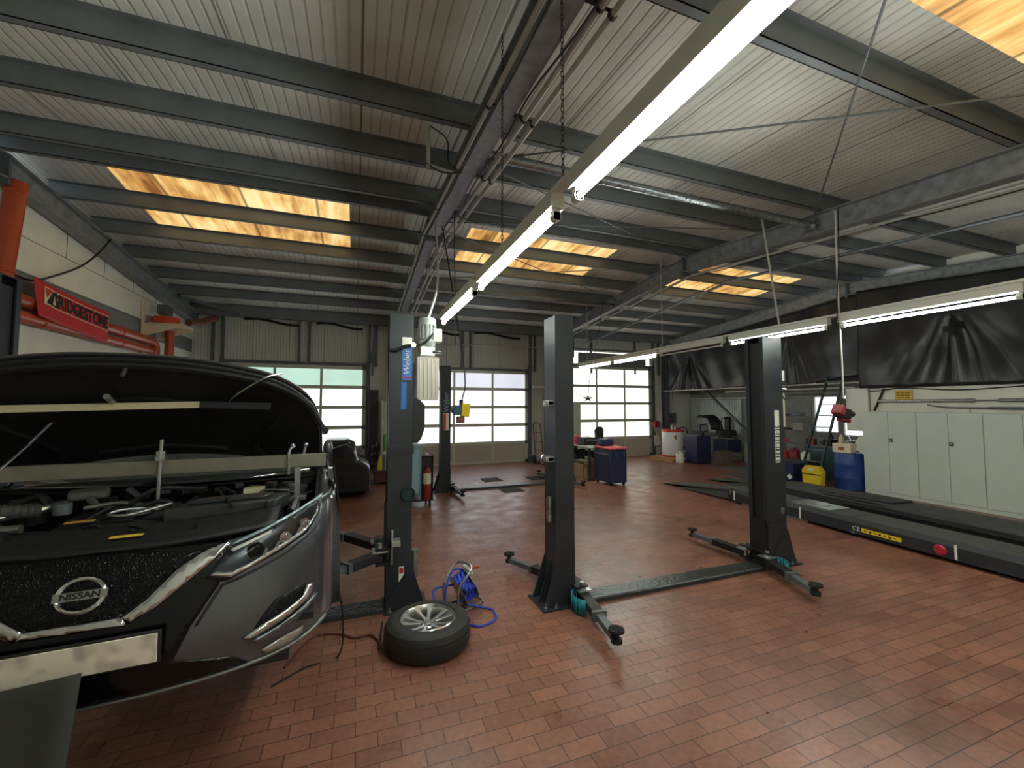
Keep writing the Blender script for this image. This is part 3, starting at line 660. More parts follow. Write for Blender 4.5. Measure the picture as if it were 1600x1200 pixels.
# motor and tank on the right post's outer side
def power_unit(t, x, y, zt, s=1):
    m_ = MB(); m_.lathe([(.001, .0), (.075, .0), (.085, .03), (.085, .06), (.07, .075), (.075, .08), (.075, .26), (.06, .27), (.001, .27)][::-1], (x, y, zt - .29), 'Z', 24)
    for k in range(14): a = 2 * PI * k / 14; m_.box((x + .078 * math.cos(a), y + .078 * math.sin(a), zt - .14), (.02, .004, .15), rz=a)
    m_.lathe([(.001, 0), (.07, 0), (.085, -.02), (.085, -.07), (.088, -.075)], (x, y, zt), 'Z', 24)
    m_.build('electric_motor', mat('motor_grey', (176, 186, 180), .4, .2), t)
    MB().bb(x + .05 * s, x + .14 * s, y - .06, y + .06, zt - .24, zt - .11).build('terminal_box', M_STK, t, smooth=False, bevel=.006)
    v = MB().bb(x - .07, x + .07, y - .06, y + .06, zt - .38, zt - .29); v.cyl((x + .05, y - .05, zt - .34), (x + .13, y - .08, zt - .35), .015, n=8); v.build('valve_block', M_ALU, t)
    tk = MB(); tk.prism([(x - .1, y - .08), (x + .1, y - .08), (x + .11, y - .07), (x + .11, y + .07), (x + .1, y + .08), (x - .1, y + .08), (x - .11, y + .07), (x - .11, y - .07)], zt - .82, zt - .40)
    for k in range(5): xx = x - .08 + k * .04; tk.cyl((xx, y - .081, zt - .8), (xx, y - .081, zt - .42), .006, n=6)
    tk.build('oil_tank', mat('translucent_tank', (206, 202, 188), .5), t, bevel=.006)
power_unit(t2, 4.93 + .05, 3.85, 2.45)
# motor lead loop
MB().tube(arc([(4.9, 3.72, 2.3), (4.92, 3.7, 2.1), (4.98, 3.7, 1.98), (5.06, 3.7, 2.05), (5.08, 3.75, 2.2)]), .008, 6).build('motor_lead', M_BLACK, t2)

# left lift carrying the car
t1 = thing('two_post_lift', (-.9, 4.22, 0), 'charcoal two-post lift holding up the dark grey car', 'car lift', 'two-post lifts')
lift_post(t1, .512, .288, 4.22); lift_post(t1, -2.74, -2.45, 4.22, 2.86); floor_plate(t1, -2.43, .27, 4.2)
px = carriage(t1, .512, .288, 4.22, .46); lift_arm(t1, px, 4.08, -.28, 3.72, .47); lift_arm(t1, px, 4.36, -.30, 5.15, .47)
px = carriage(t1, -2.74, -2.45, 4.22, .46); lift_arm(t1, px, 4.08, -1.75, 3.72, .47); lift_arm(t1, px, 4.36, -1.75, 5.15, .47)
power_unit(t1, .655, 4.2, 2.77)
yf = 4.22 - .125
M_BLU = mat('sticker_blue', (40, 110, 190), .4)
MB().bb(.405, .495, yf - .004, yf, 2.14, 2.55).build('brand_sticker', M_BLU, t1, smooth=False, label='blue vertical brand sticker')
MB().bb(.405, .495, yf - .006, yf - .003, 2.47, 2.55).build('sticker_top', M_STK, t1, smooth=False)
MB().bb(.40, .45, yf - .004, yf, 1.86, 2.12).build('brand_sticker', M_BLU, t1, smooth=False, label='narrow blue lower sticker')
MB().box((.45, yf - .005, 2.165), (.09, .004, .012)).build('sticker_stripe', M_RED, t1, smooth=False)
text('lettering', 'Weber', .085, M_STK, t1, frame((.45, yf - .006, 2.31), (0, 0, 1), (-1, 0, 0)), .001, shear=.2)
MB().bb(.51, .59, yf - .06, yf - .0, 1.55, 1.98).build('cover_box', M_BLACK, t1, bevel=.02) if 0 else MB().prism([(.513, 1.98), (.57, 1.97), (.63, 1.90), (.63, 1.68), (.6, 1.58), (.57, 1.54), (.513, 1.54)], 4.12, 4.3, 'Y').build('cover_box', M_BLACK, t1, bevel=.008)
b = MB(); b.bb(.37, .512, yf - .02, yf - .005, 1.46, 1.50) ; b.bb(.28, .525, yf - .012, yf, 1.44, 1.52); b.build('post_clamp', M_LIFT, t1, smooth=False)
b = MB(); b.lathe([(.055, -.02), (.066, -.02), (.07, 0), (.066, .012), (.05, .004), (.05, -.01)], (.475, yf - .012, 1.07), 'Y', 28, closed=True); b.lathe([(.001, .0), (.052, .0), (.052, -.01), (.001, -.01)], (.475, yf - .004, 1.07), 'Y', 28); b.build('magnetic_bowl', mat('dark_green_enamel', (34, 66, 66), .3, .3), t1, label='round dark green magnetic bowl')
b = MB().bb(.40, .445, yf - .004, yf, .25, .40); b.build('warning_sticker', M_STK, t1, smooth=False)
b = MB().bb(.405, .44, yf - .006, yf - .003, .34, .39); b.build('warning_mark', M_RED, t1, smooth=False)
b = MB(); b.box((.36, 4.02, .51 + .14), (.08, .12, .05)); b.cyl((.33, 4.03, .45), (.33, 4.03, .76), .012, n=8); b.build('arm_lock', M_SILV, t1, bevel=.01)
b = MB().cyl((.55, 4.14, .28), (.55, 4.14, .5), .03, n=12); b.cyl((.55, 4.14, .5), (.55, 4.14, .53), .035, n=12); b.build('safety_solenoid', M_ALU, t1)
# lamp cable strap round the post
b = MB(); b.tube(arc([(.29, yf - .015, 2.42), (.35, yf - .02, 2.42), (.43, yf - .025, 2.46), (.50, yf - .03, 2.47)]), .017, 8); b.tube(arc([(.52, yf - .03, 2.46), (.62, yf - .03, 2.51), (.70, yf, 2.60)]), .012, 8); b.build('cable_strap', M_BLACK, t1)
b = MB().sphere((.505, yf - .04, 2.475), .022); b.build('indicator_lamp', mat('small_lamp', (1, 1, .9), .3, emit=4), t1, label='small lit indicator lamp')

# far lift
t3 = thing('two_post_lift', (3.4, 9.3, 0), 'charcoal two-post lift in the background before the middle door', 'car lift', 'two-post lifts')
lift_post(t3, 1.76, 1.97, 9.32); lift_post(t3, 4.98, 4.72, 9.32); floor_plate(t3, 2.0, 4.7, 9.3, .09)
px = carriage(t3, 1.76, 1.97, 9.32, .05); lift_arm(t3, px, 9.15, 2.06, 8.4, .04); lift_arm(t3, px, 9.45, 1.9, 10.3, .04)
px = carriage(t3, 4.98, 4.72, 9.32, .05); lift_arm(t3, px, 9.15, 4.9, 8.5, .04); lift_arm(t3, px, 9.45, 4.6, 10.3, .04)
MB().bb(1.80, 1.93, 9.19, 9.194, 1.35, 1.72).build('white_red_sticker', M_STK, t3, smooth=False); MB().bb(1.81, 1.865, 9.186, 9.19, 1.36, 1.71).build('red_band', M_RED, t3, smooth=False)
text('lettering', 'Weber', .15, mat('lettering_pale_blue', (150, 165, 205), .5), t3, frame((1.87, 9.185, 1.97), (0, 0, 1), (-1, 0, 0)), .001)
MB().bb(1.79, 1.94, 9.185, 9.19, 1.74, 2.2).build('lettering_ground', M_STK, t3, smooth=False) if 0 else None
# ---------------- left wall: ducts, banner, reel ----------------
mb = MB(); mb.cyl((-3.94, 6.62, 3.2), (-3.90, 6.74, 4.60), .10, n=28); mb.lathe([(.10, 0), (.112, .01), (.112, .03), (.10, .04)], (-3.93, 6.65, 3.46), 'Z', 28); mb.lathe([(.10, 0), (.11, .01), (.11, .03), (.10, .04)], (-3.905, 6.73, 4.46), 'Z', 28)
tag(mb.build('exhaust_duct', M_ORANGE), 'thick upright orange duct on the left wall above the lift post', 'duct', 'orange exhaust ducts')
for z, r, lab in ((3.22, .085, 'upper level orange pipe along the left wall passing behind the banner'), (3.02, .075, 'lower level orange pipe along the left wall under the banner')):
    mb = MB().cyl((-3.98, 3.0, z), (-3.98, 10.6, z), r, n=20)
    for y in (5, 7.4, 9.4): mb.lathe([(r, 0), (r + .012, .005), (r + .012, .035), (r, .04)], (-3.98, y, z), 'Y', 20)
    if r > .08: mb.tube(arc([(-3.98, 10.6, z), (-3.98, 10.72, z - .02), (-3.98, 10.82, z - .12), (-3.98, 10.84, z - .4)]), r, 20)
    tag(mb.build('exhaust_duct', M_ORANGE), lab, 'duct', 'orange exhaust ducts')
mb = MB().cyl((-3.80, 11.02, 2.2), (-3.80, 11.02, 3.5), .085, n=20); tag(mb.build('exhaust_duct', M_ORANGE), 'short upright orange duct below the orange fan drum', 'duct', 'orange exhaust ducts')
t = thing('extraction_fan', (-3.8, 10.85, 3.6), 'round orange extraction fan drum on a cream bracket high on the left wall', 'fan')
mb = MB(); mb.lathe([(.001, 0), (.22, 0), (.24, .02), (.24, .12), (.22, .15), (.12, .16), (.001, .16)], (-3.80, 10.8, 3.6), 'Z', 36); mb.build('fan_drum', mat('orange_red_fan', (214, 66, 40), .4), t)
mb = MB(); mb.prism([(-4.08, 3.58), (-3.45, 3.56), (-3.45, 3.53), (-4.08, 3.30)], 10.5, 10.53, 'Y'); mb.prism([(-4.08, 3.58), (-3.45, 3.56), (-3.45, 3.53), (-4.08, 3.30)], 11.15, 11.18, 'Y'); mb.bb(-4.08, -3.42, 10.5, 11.18, 3.565, 3.59); mb.bb(-4.09, -4.05, 10.45, 10.5, 2.9, 4.05)
mb.build('bracket', mat('cream_steel', (222, 206, 176), .5), t, smooth=False)
mb = MB(); mb.bb(-3.95, -3.78, 10.75, 11.1, 3.82, 4.02); mb.build('fan_motor', M_STEEL, t, bevel=.01)
mb = MB(); mb.tube(arc([(-3.5, 11.1, 3.72), (-3.45, 11.7, 3.85), (-3.4, 12.2, 4.02), (-3.38, 12.6, 4.1)]), .07, 14); tag(mb.build('suction_hose', mat('rust_hose', (120, 64, 44), .6)), 'rust brown suction hose rising from the orange fan', 'hose')
# banner, slightly slack cloth
t = thing('advertising_banner', (-3.8, 7.95, 3.1), 'red cloth tyre advertising banner hanging on the left wall', 'banner')
TL, TR, BL, BR = Vector((-3.885, 7.07, 3.54)), Vector((-3.885, 8.86, 3.44)), Vector((-3.885, 7.17, 3.06)), Vector((-3.885, 8.83, 2.91))
def bf(u, v, lift=0):
    p = TL.lerp(TR, u).lerp(BL.lerp(BR, u), v); sag = -.02 * math.sin(PI * u) * (1 - v)
    return Vector((p.x + lift + .010 * math.sin(u * 9 + v * 2) * v + .004 * math.sin(u * 17), p.y, p.z + sag))
MB().grid(lambda u, v: bf(u, v), 36, 10).build('cloth', mat('banner_red', (196, 34, 40), .6, 0, .05, 5), t, solid=.003)
M_INK = mat('printed_black', (18, 18, 16), .6); M_IVO = mat('printed_ivory', (232, 216, 180), .6)
def on_banner(o):            # wrap flat lettering on the slack cloth; local x 0..1 , y down 0..1 encoded in y,z
    off = wloc(t)
    for v in o.data.vertices:
        q = bf(v.co.x, v.co.y, .006 + v.co.z); v.co = q - off
def btext(nm, s, mt, bold, lift, x0=.25, x1=.965, ya=.17, yb=.55):
    cu = bpy.data.curves.new(nm, 'FONT'); cu.body = s; cu.size = 1; cu.offset = bold; cu.resolution_u = 3
    tmp = bpy.data.objects.new('tmp', cu); COL.objects.link(tmp); dg = bpy.context.evaluated_depsgraph_get(); me = bpy.data.meshes.new_from_object(tmp.evaluated_get(dg)); bpy.data.objects.remove(tmp)
    xs = [v.co.x for v in me.vertices]; ys = [v.co.y for v in me.vertices]; a, b_, c, d = min(xs), max(xs), min(ys), max(ys)
    for v in me.vertices: v.co = Vector((lerp(x0, x1, (v.co.x - a) / (b_ - a)), lerp(yb, ya, (v.co.y - c) / (d - c)), lift))
    
    bm = bmesh.new(); bm.from_mesh(me); bmesh.ops.triangulate(bm, faces=bm.faces); bmesh.ops.subdivide_edges(bm, edges=[e for e in bm.edges if e.calc_length() > .04], cuts=2); bmesh.ops.triangulate(bm, faces=bm.faces); bm.to_mesh(me); bm.free(); me.materials.clear(); me.materials.append(mt); o = bpy.data.objects.new(nm, me); COL.objects.link(o); o.parent = t; on_banner(o)
btext('lettering', 'RIDGESTONE', M_INK, .035, .014)
def poly_on(nm, pts, mt, lift):
    me = bpy.data.meshes.new(nm); me.from_pydata([(x, y, lift) for x, y in pts], [], [tuple(range(len(pts)))]); me.materials.append(mt)
    bm = bmesh.new(); bm.from_mesh(me); bmesh.ops.triangulate(bm, faces=bm.faces); bmesh.ops.subdivide_edges(bm, edges=bm.edges, cuts=3, use_grid_fill=True); bm.to_mesh(me); bm.free()
    o = bpy.data.objects.new(nm, me); COL.objects.link(o); o.parent = t; on_banner(o)
# ivory outline ground behind the word, red triangle and letter B emblem
poly_on('word_outline', [(.075, .6), (.1, .11), (.2, .11), (.24, .125), (.98, .125), (.985, .61), (.24, .61)], M_IVO, .004)
poly_on('word_ground', [(.235, .585), (.255, .15), (.972, .15), (.975, .585)], mat('banner_red_ground', (196, 34, 40), .6), .008)
poly_on('emblem_red', [(.105, .14), (.19, .14), (.105, .42)], mat('banner_red_mark', (190, 60, 40), .6), .009)
poly_on('emblem_b', [(.10, .56), (.19, .15), (.235, .15), (.245, .22), (.235, .3), (.225, .34), (.245, .40), (.248, .5), (.235, .58)], M_INK, .013)
poly_on('emblem_slit', [(.165, .53), (.195, .26), (.2, .53)], M_IVO, .017)
cord('hanging_cable', [(-3.87, 8.75, 4.66), (-3.9, 8.45, 4.3), (-3.95, 8.11, 3.98), (-3.98, 7.55, 3.66), (-3.98, 7.2, 3.52), (-4.0, 6.9, 3.52)], .014, M_BLACK, 'black cable looping from the left rafter down behind the banner')
mb = MB().beam((-3.86, 11.6, 4.42), (-2.9, 12.9, 4.3), .09, .06); tag(mb.build('roof_brace', M_STEEL, smooth=False), 'short grey diagonal brace in the far left roof corner', 'beam')

# ---------------- black sheeting on the right ----------------
m, nt, b = node_mat('black_plastic_sheeting'); L = nt.links.new
b.inputs['Base Color'].default_value = srgb(34, 34, 37); b.inputs['Roughness'].default_value = .34
tc = N(nt, 'ShaderNodeTexCoord'); n = N(nt, 'ShaderNodeTexNoise'); n.inputs['Scale'].default_value = 1.6; n.inputs['Detail'].default_value = 2; n.inputs['Distortion'].default_value = .4; L(tc.outputs['Object'], n.inputs['Vector'])
bp = N(nt, 'ShaderNodeBump'); bp.inputs['Strength'].default_value = .5; bp.inputs['Distance'].default_value = .05; L(n.outputs['Fac'], bp.inputs['Height']); L(bp.outputs[0], b.inputs['Normal'])
M_TARP = m
def tarp(x, y0, y1, zbot, pins, label, amp=.05):
    def f(u, v):
        y = lerp(y0, y1, u); zt = zb(y) + .02; z = lerp(zt, zbot(y), v); d = 0
        for (py, pz, sp, k) in pins:          # folds fanning out below a gathered point
            t_ = max(0, (pz - z)); w_ = .06 + sp * t_
            if abs(y - py) < w_ * 3: d += k * math.exp(-((y - py) / w_) ** 2) * math.cos((y - py) / w_ * 9) * min(1, t_ * 2.2) 
        d += amp * (.5 * math.sin(y * 3.1 + z * 1.3) + .35 * math.sin(y * 7.3 - z * 2.1) + .2 * math.sin(z * 5 + y * 2))
        return (x - d, y, z)
    o = MB().grid(f, 150, 30).build('black_sheeting', M_TARP, solid=.004, ang=80); return tag(o, label, 'tarpaulin', 'black sheeting')
tarp(11.22, 13.15, 9.3, lambda y: 2.45, [(11.9, 3.75, .45, .10)], 'black plastic sheeting gathered in pyramid folds in the far right corner')
tarp(11.25, 9.25, 6.35, lambda y: 2.44 + .12 * max(0, 7.8 - y), [(8.2, 3.9, .3, .05)], 'black plastic sheeting hanging behind the ladder')
tarp(10.93, 6.3, -1.4, lambda y: 2.29, [(4.6, 3.9, .5, .07), (2.6, 3.8, .4, .06)], 'long black plastic sheeting above the grey cabinets', .06)
mb = MB().cyl((11.1, 13.1, 2.44), (11.1, 6.3, 2.44), .022, n=8); 
for y in (12.4, 11.6, 10.4, 8.6, 7.4): mb.box((11.1, y, 2.46), (.03, .03, .07))
tag(mb.build('sheeting_rail', M_COND), 'pale rail holding the lower edge of the black sheeting', 'rail')
mb = MB().cyl((11.3, 10.4, 2.33), (11.3, 6.6, 2.33), .025, n=8); tag(mb.build('service_pipe', M_COND), 'pale pipe just under the sheeting rail', 'pipe')
mb = MB().beam((12.2, 12.2, 2.5), (12.2, 10.3, .95), .09, .07); tag(mb.build('diagonal_brace', M_STEEL, smooth=False), 'dark diagonal steel brace above the wheel balancer', 'beam')
mb = MB().bb(12.52, 12.58, 10.9, 13.2, .9, 2.1); tag(mb.build('ribbed_panel', rib_mat('ribbed_panel', (196, 206, 206), 1, .09, 3, .6, dirt=.05), smooth=False), 'pale ribbed panel on the wall behind the wheel balancer', 'panel')
mb = MB().bb(12.5, 12.58, 10.5, 13.2, 2.13, 2.17); tag(mb.build('pale_strip', M_WHITE, smooth=False), 'thin pale strip over the ribbed panel', 'trim')
# white covering board and the wall above the cabinets
mb = MB().bb(10.98, 11.04, 6.16, 6.62, 1.3, 2.3); tag(mb.build('white_board', M_WHITE, smooth=False, bevel=.004), 'tall white board hanging beside the cabinets, above the blue drum', 'board')
mb = MB(); mb.tube(arc([(11.02, 6.6, 2.31), (11.02, 6.1, 2.22), (11.02, 5.5, 2.27), (11.02, 4.6, 2.2), (11.02, 3.4, 2.25), (11.02, 1.0, 2.22)]), .012, 6); tag(mb.build('sagging_cable', M_BLACK), 'black cable sagging along the top of the white wall', 'cable')
mb = MB(); mb.cyl((11.0, 5.95, 1.99), (11.0, 4.45, 1.99), .035, n=14); mb.cyl((11.0, 4.45, 1.99), (11.0, 4.08, 1.99), .016, n=10); mb.cyl((11.0, 4.08, 1.99), (11.0, .5, 1.99), .035, n=14); mb.cyl((11.0, 4.52, 1.99), (11.0, 4.4, 1.99), .04, n=14)
tag(mb.build('torque_tube', M_ALU), 'long silver tube resting on the white wall above the cabinets', 'pipe')
mb = MB(); mb.tube(arc([(10.95, 5.08, 1.91), (10.95, 4.95, 1.88), (10.95, 4.7, 1.855), (10.95, 4.2, 1.85)]), .014, 8); mb.cyl((10.95, 4.2, 1.85), (10.95, .5, 1.84), .024, n=10)
mb.cyl((10.95, 4.45, 1.755), (10.95, 4.45, 1.84), .008, n=6); mb.cyl((10.95, 2.5, 1.755), (10.95, 2.5, 1.84), .008, n=6)
tag(mb.build('bent_tube', M_STEEL), 'thin bent grey tube lying over the cabinet tops', 'pipe')
mb = MB().beam((11.0, 5.85, 2.26), (11.0, 6.05, 1.78), .03, .04, (1, 0, 0)); tag(mb.build('strut', M_DARK, smooth=False), 'short dark slanting strut at the left end of the white wall', 'strut')
t = thing('notice_sign', (11.03, 5.5, 2.05), 'small yellow notice with three lines of print above the cabinets', 'sign')
MB().bb(11.02, 11.04, 5.36, 5.66, 2.02, 2.22).build('plate', mat('sign_yellow', (212, 172, 60), .6), t, smooth=False)
for i, s in enumerate(('Rauchen und', 'offenes Feuer', 'verboten')):
    pass
ln = MB()
for i in range(3):
    for k, (a, c) in enumerate(((5.635, 5.57), (5.56, 5.49), (5.48, 5.40))): ln.bb(11.017, 11.021, c, a, 2.165 - i * .05 - .008, 2.165 - i * .05 + .008)
ln.build('print_lines', M_INK, t, smooth=False)

# ---------------- grey cabinets ----------------
def cabinet(y1, label):
    y0 = y1 - .948; t = thing('steel_cabinet', (10.68, (y0 + y1) / 2, 0), label, 'cabinet', 'grey steel cabinets')
    b = MB(); b.bb(10.47, 10.92, y0, y1, 0, 1.755); b.build('body', M_CAB, t, smooth=False)
    for k in range(2):
        a = y0 + .006 + k * .471; d = MB().bb(10.45, 10.468, a, a + .465, .08, 1.735).build('door', M_CAB, t, smooth=False, bevel=.003)
    MB().bb(10.443, 10.45, y0 + .40, y0 + .465, 1.135, 1.205).build('lock', M_BLACK, d, smooth=False, bevel=.004)
    MB().cyl((10.443, y0 + .433, 1.17), (10.432, y0 + .433, 1.17), .02, n=12).build('knob', M_ALU, d)
    return t
c0 = cabinet(5.99, 'grey green steel cabinet, leftmost of the row beside the blue drum')
for k, lab in enumerate(('grey green steel cabinet, second from the blue drum', 'grey green steel cabinet, third from the blue drum, at the frame edge', 'grey green steel cabinet, fourth of the row beyond the frame')):
    dup(c0, (0, -.95 * (k + 1), 0), lab, 'grey steel cabinets')

# ---------------- alignment lift with two runways ----------------
M_RUN = mat('runway_black', (44, 46, 48), .5, .2, .15, 6, .2, 80); M_RUNT = mat('runway_top', (74, 76, 74), .65, .1, .2, 8, .3, 120)
ta = thing('alignment_lift', (7.6, 3.4, 0), 'long low black wheel alignment lift with two runways before the cabinets', 'car lift')
RA = Matrix.Translation((6.57, 0, 0)) @ Matrix.Rotation(-.055, 4, 'Z')
def run(x0, w_, y0, y1):
    zt = .27; b = MB()
    b.prism([(x0, .05), (x0, .20), (x0 + .03, zt - .01), (x0 + w_ - .03, zt - .01), (x0 + w_, .20), (x0 + w_, .05)], y0, y1, 'Y'); b.xf(RA); b.build('runway', M_RUN, ta, smooth=False)
    b = MB(); b.bb(x0 + .03, x0 + w_ - .03, y0, 4.1, zt - .01, zt); b.bb(x0 + .03, x0 + w_ - .03, 4.12, y1, zt - .01, zt); b.xf(RA); b.build('tread', M_RUNT, ta, smooth=False)
    b = MB(); b.prism([(y1, zt), (y1, zt - .04), (y1 + 2.1, 0), (y1 + 2.1, .012)], x0 + .01, x0 + w_ - .01, 'X'); b.prism([(y1 + .1, .05), (y1 + .1, .22), (y1 + 1.6, .02), (y1 + 1.6, 0)], x0 + .03, x0 + .05, 'X'); b.xf(RA); b.build('ramp', M_RUNT, ta, smooth=False)
run(0, .58, -1.2, 6.3); run(1.42, .62, -1.2, 6.4)
b = MB(); b.bb(.05, .5, 4.8, 6.1, 0, .05); b.bb(.05, .5, .2, 1.9, 0, .05); b.bb(1.5, 2.0, -1.0, 6.0, 0, .05); b.xf(RA); b.build('base', M_ALU, ta, smooth=False)
b = MB(); b.bb(.08, .5, 4.45, 5.1, .27, .285); b.cyl((.3, 4.8, .285), (.3, 4.8, .295), .17, n=24); b.xf(RA); b.build('turntable', M_SILV, ta, smooth=False)
b = MB(); b.bb(1.5, 1.98, 4.45, 5.2, .27, .30); b.xf(RA); b.build('sliding_plate', M_RUN, ta, smooth=False, bevel=.01)
b = MB(); b.cyl((.66, -1.2, .22), (.66, 6.2, .24), .008, n=6); b.bb(.60, .64, -1.2, 6.2, .2, .235); b.xf(RA); b.build('guide_rail', M_ALU, ta, smooth=False)
b = MB(); b.bb(1.32, 1.42, -1.2, 5.2, .15, .19); b.cyl((1.36, 5.6, .30), (1.36, 4.6, .30), .014, n=8); b.xf(RA); b.build('jack_rail', M_RUN, ta, smooth=False)
for y in (6.22, 4.88, 2.93):
    b = MB().bb(-.006, 0, y - .012, y + .012, .06, .235); b.xf(RA); b.build('white_mark', M_WHITE, ta, smooth=False)
b = MB().bb(-.005, 0, 3.48, 3.96, .095, .15); b.xf(RA); b.build('yellow_label', M_YEL, ta, smooth=False)
b = MB()
for k in range(7): b.box((-.007, 3.55 + k * .06, .122), (.002, .03, .012 + .012 * (k % 2)), rx=.4 * (k % 3))
b.xf(RA); b.build('label_symbols', M_INK, ta, smooth=False)
tx = text('label_lettering', 'CE', .085, M_WHITE, None, frame((-.006, 4.03, .125), (0, -1, 0), (0, 0, 1)), .0005)
for v in tx.data.vertices: v.co = (RA @ v.co) - Vector(ta.location)
tx.parent = ta
for y, r in ((3.08, .065), (5.22, .05)):
    b = MB().lathe([(.001, -.02), (r * .8, -.018), (r, -.004), (r, .0)], (0, y, .13), 'X', 28); b.xf(RA); b.build('reflector', mat('reflector_red', (170, 36, 56), .25), ta)
b = MB(); b.cyl((-.005, 4.08, .06), (.01, 4.08, .06), .022, n=14); b.xf(RA); b.build('pulley', M_STEEL, ta)
# second ramp pair lying further back
for k, (x, y) in enumerate(((9.45, 8.94), (10.3, 10.1))):
    b = MB(); b.prism([(y, 0), (y, .01), (y - 1.2, .13), (y - 1.4, .13), (y - 1.4, 0)], x, x + .55, 'X'); tag(b.build('drive_on_ramp', M_RUNT, smooth=False), 'low dark drive-on ramp ' + ('nearer the alignment lift' if k == 0 else 'nearer the wheel balancer'), 'ramp', 'low dark ramps')

# ---------------- things around the ladder ----------------
t = thing('blue_drum', (10.72, 6.38, 0), 'large blue plastic drum beside the grey cabinets', 'drum')
MB().lathe([(.001, 0), (.27, 0), (.29, .02), (.295, .25), (.30, .27), (.295, .29), (.295, .55), (.30, .57), (.295, .59), (.285, .80), (.27, .83), (.001, .83)], (10.55, 6.33, 0), 'Z', 36).build('drum_body', M_BLUE, t)
t = thing('cardboard_box', (10.4, 6.4, .83), 'white and orange printed cardboard box on the blue drum', 'box'); 
b = MB(); b.box((10.47, 6.38, .93), (.26, .36, .2), rz=.1); b.build('box_body', mat('printed_carton', (224, 208, 188), .7), t, smooth=False)
b = MB(); b.box((10.335, 6.37, .92), (.004, .12, .07), rz=.1); b.build('print', M_ORANGE, t, smooth=False)
b = MB().lathe([(.001, 0), (.05, 0), (.055, .02), (.05, .13), (.02, .17), (.02, .2), (.001, .2)], (10.48, 6.45, 1.03), 'Z', 16); tag(b.build('plastic_bottle', mat('pale_bottle', (200, 190, 160), .4)), 'pale plastic bottle standing in the printed carton', 'bottle')
b = MB().grid(lambda u, v: (10.55 + .3 * v, 6.27 - .28 * u, .84 + .42 * v + .05 * math.sin(u * 5 + v * 4)), 8, 8); tag(b.build('paper_sheet', M_WHITE, solid=.003), 'crumpled white paper sheet standing on the drum by the cabinets', 'paper')
t = thing('step_ladder', (10.35, 6.9, 0), 'dark green ladder leaning against the rail, in front of the window', 'ladder')
LB = Vector((10.3, 7.32, .12)), Vector((10.3, 6.88, .12)); LT = Vector((10.95, 6.98, 2.62)), Vector((10.95, 6.62, 2.62))
for a, c in zip(LB, LT): b = MB().beam(a, c, .03, .06, (1, 0, 0)); b.build('rail', mat('ladder_green', (42, 66, 62), .5), t, smooth=False)
for k in range(9):
    f = .06 + k * .11; b = MB().beam(LB[0].lerp(LT[0], f), LB[1].lerp(LT[1], f), .05, .02, (0, 0, 1)); b.build('rung', M_STEEL, t, smooth=False)
LBf = MB().bb(10.24, 10.36, 7.26, 7.38, 0, .12); LBf.bb(10.24, 10.36, 6.82, 6.94, 0, .12); LBf.build('foot', M_DARK, t, smooth=False)
t = thing('yellow_case', (9.75, 6.72, 0), 'upright yellow hard plastic case on the floor by the ladder', 'case')
b = MB(); b.prism([(6.45, .05), (6.42, .40), (6.50, .52), (6.78, .52), (6.86, .42), (6.84, .05)], 9.72, 9.88, 'X'); b.build('shell', M_YEL, t, bevel=.015)
b = MB(); b.bb(9.70, 9.73, 6.43, 6.85, .33, .345); b.bb(9.70, 9.9, 6.46, 6.52, 0, .06); b.bb(9.70, 9.9, 6.74, 6.8, 0, .06); b.build('clasp', M_BLACK, t, smooth=False)
b = MB().lathe([(.001, 0), (.07, 0), (.07, .006), (.001, .006)], (9.712, 6.65, .44), 'X', 20); b.xf(Matrix.Translation((0, 6.65, .44)) @ Matrix.Diagonal((1, 1, .45, 1)) @ Matrix.Translation((0, -6.65, -.44))); b.build('badge', M_WHITE, t)
t = thing('blue_crate', (9.95, 7.2, 0), 'dark blue plastic crate on the floor left of the yellow case', 'crate')
b = MB(); b.bb(9.75, 10.12, 7.08, 7.5, .1, .5); b.bb(9.73, 10.14, 7.06, 7.52, .26, .285); b.bb(9.73, 10.14, 7.06, 7.52, .49, .52); b.bb(9.8, 10.08, 7.12, 7.46, 0, .1); b.build('crate_body', M_NAVY, t, smooth=False, bevel=.006)
b = MB(); b.box((9.735, 7.16, .2), (.01, .1, .1), rx=.78); b.build('hazard_label', M_STK, t, smooth=False)
# red and white post by the lift
b = MB()
for k in range(8): b.cur = k % 2; b.cyl((9.3, 7.12, .0 + k * .07), (9.3, 7.12, .07 + k * .07), .03, n=10)
b.cur = 2; b.cyl((9.3, 7.12, .56), (9.3, 7.12, 1.45), .02, n=8); o = b.build('marker_post', [M_RED, M_WHITE, M_COND]); tag(o, 'thin upright post banded red and white at the bottom, right of the lift', 'post')
# shelves with clutter under the sheeting
t = thing('parts_shelf', (11.6, 8.3, 1.2), 'dark wall shelf holding flat dark parts left of the window', 'shelf'); 
for z in (1.22, 1.60, .85): MB().bb(11.35, 11.75, 7.9, 8.75, z - .02, z).build('shelf_board', M_STEEL, t, smooth=False)
for y in (7.92, 8.73): MB().bb(11.7, 11.75, y - .02, y + .02, 0, 1.9).build('upright', M_STEEL, t, smooth=False)
def clutter(name, c, d, m_, label, cat, grp, bev=.01, rz=0):
    return tag(MB().box((c[0], c[1], c[2] + d[2] / 2), d, rz=rz).build(name, m_, smooth=False, bevel=bev), label, cat, grp)
clutter('parts_box', (11.5, 8.55, 1.60), (.25, .3, .06), M_BLACK, 'flat black part on the upper shelf, left', 'box', 'parts on the wall shelf')
clutter('parts_box', (11.5, 8.15, 1.60), (.25, .25, .1), M_STEEL, 'grey box on the upper shelf, right', 'box', 'parts on the wall shelf')
clutter('parts_box', (11.5, 8.5, 1.22), (.3, .35, .05), M_BLACK, 'flat black tray on the middle shelf', 'box', 'parts on the wall shelf')
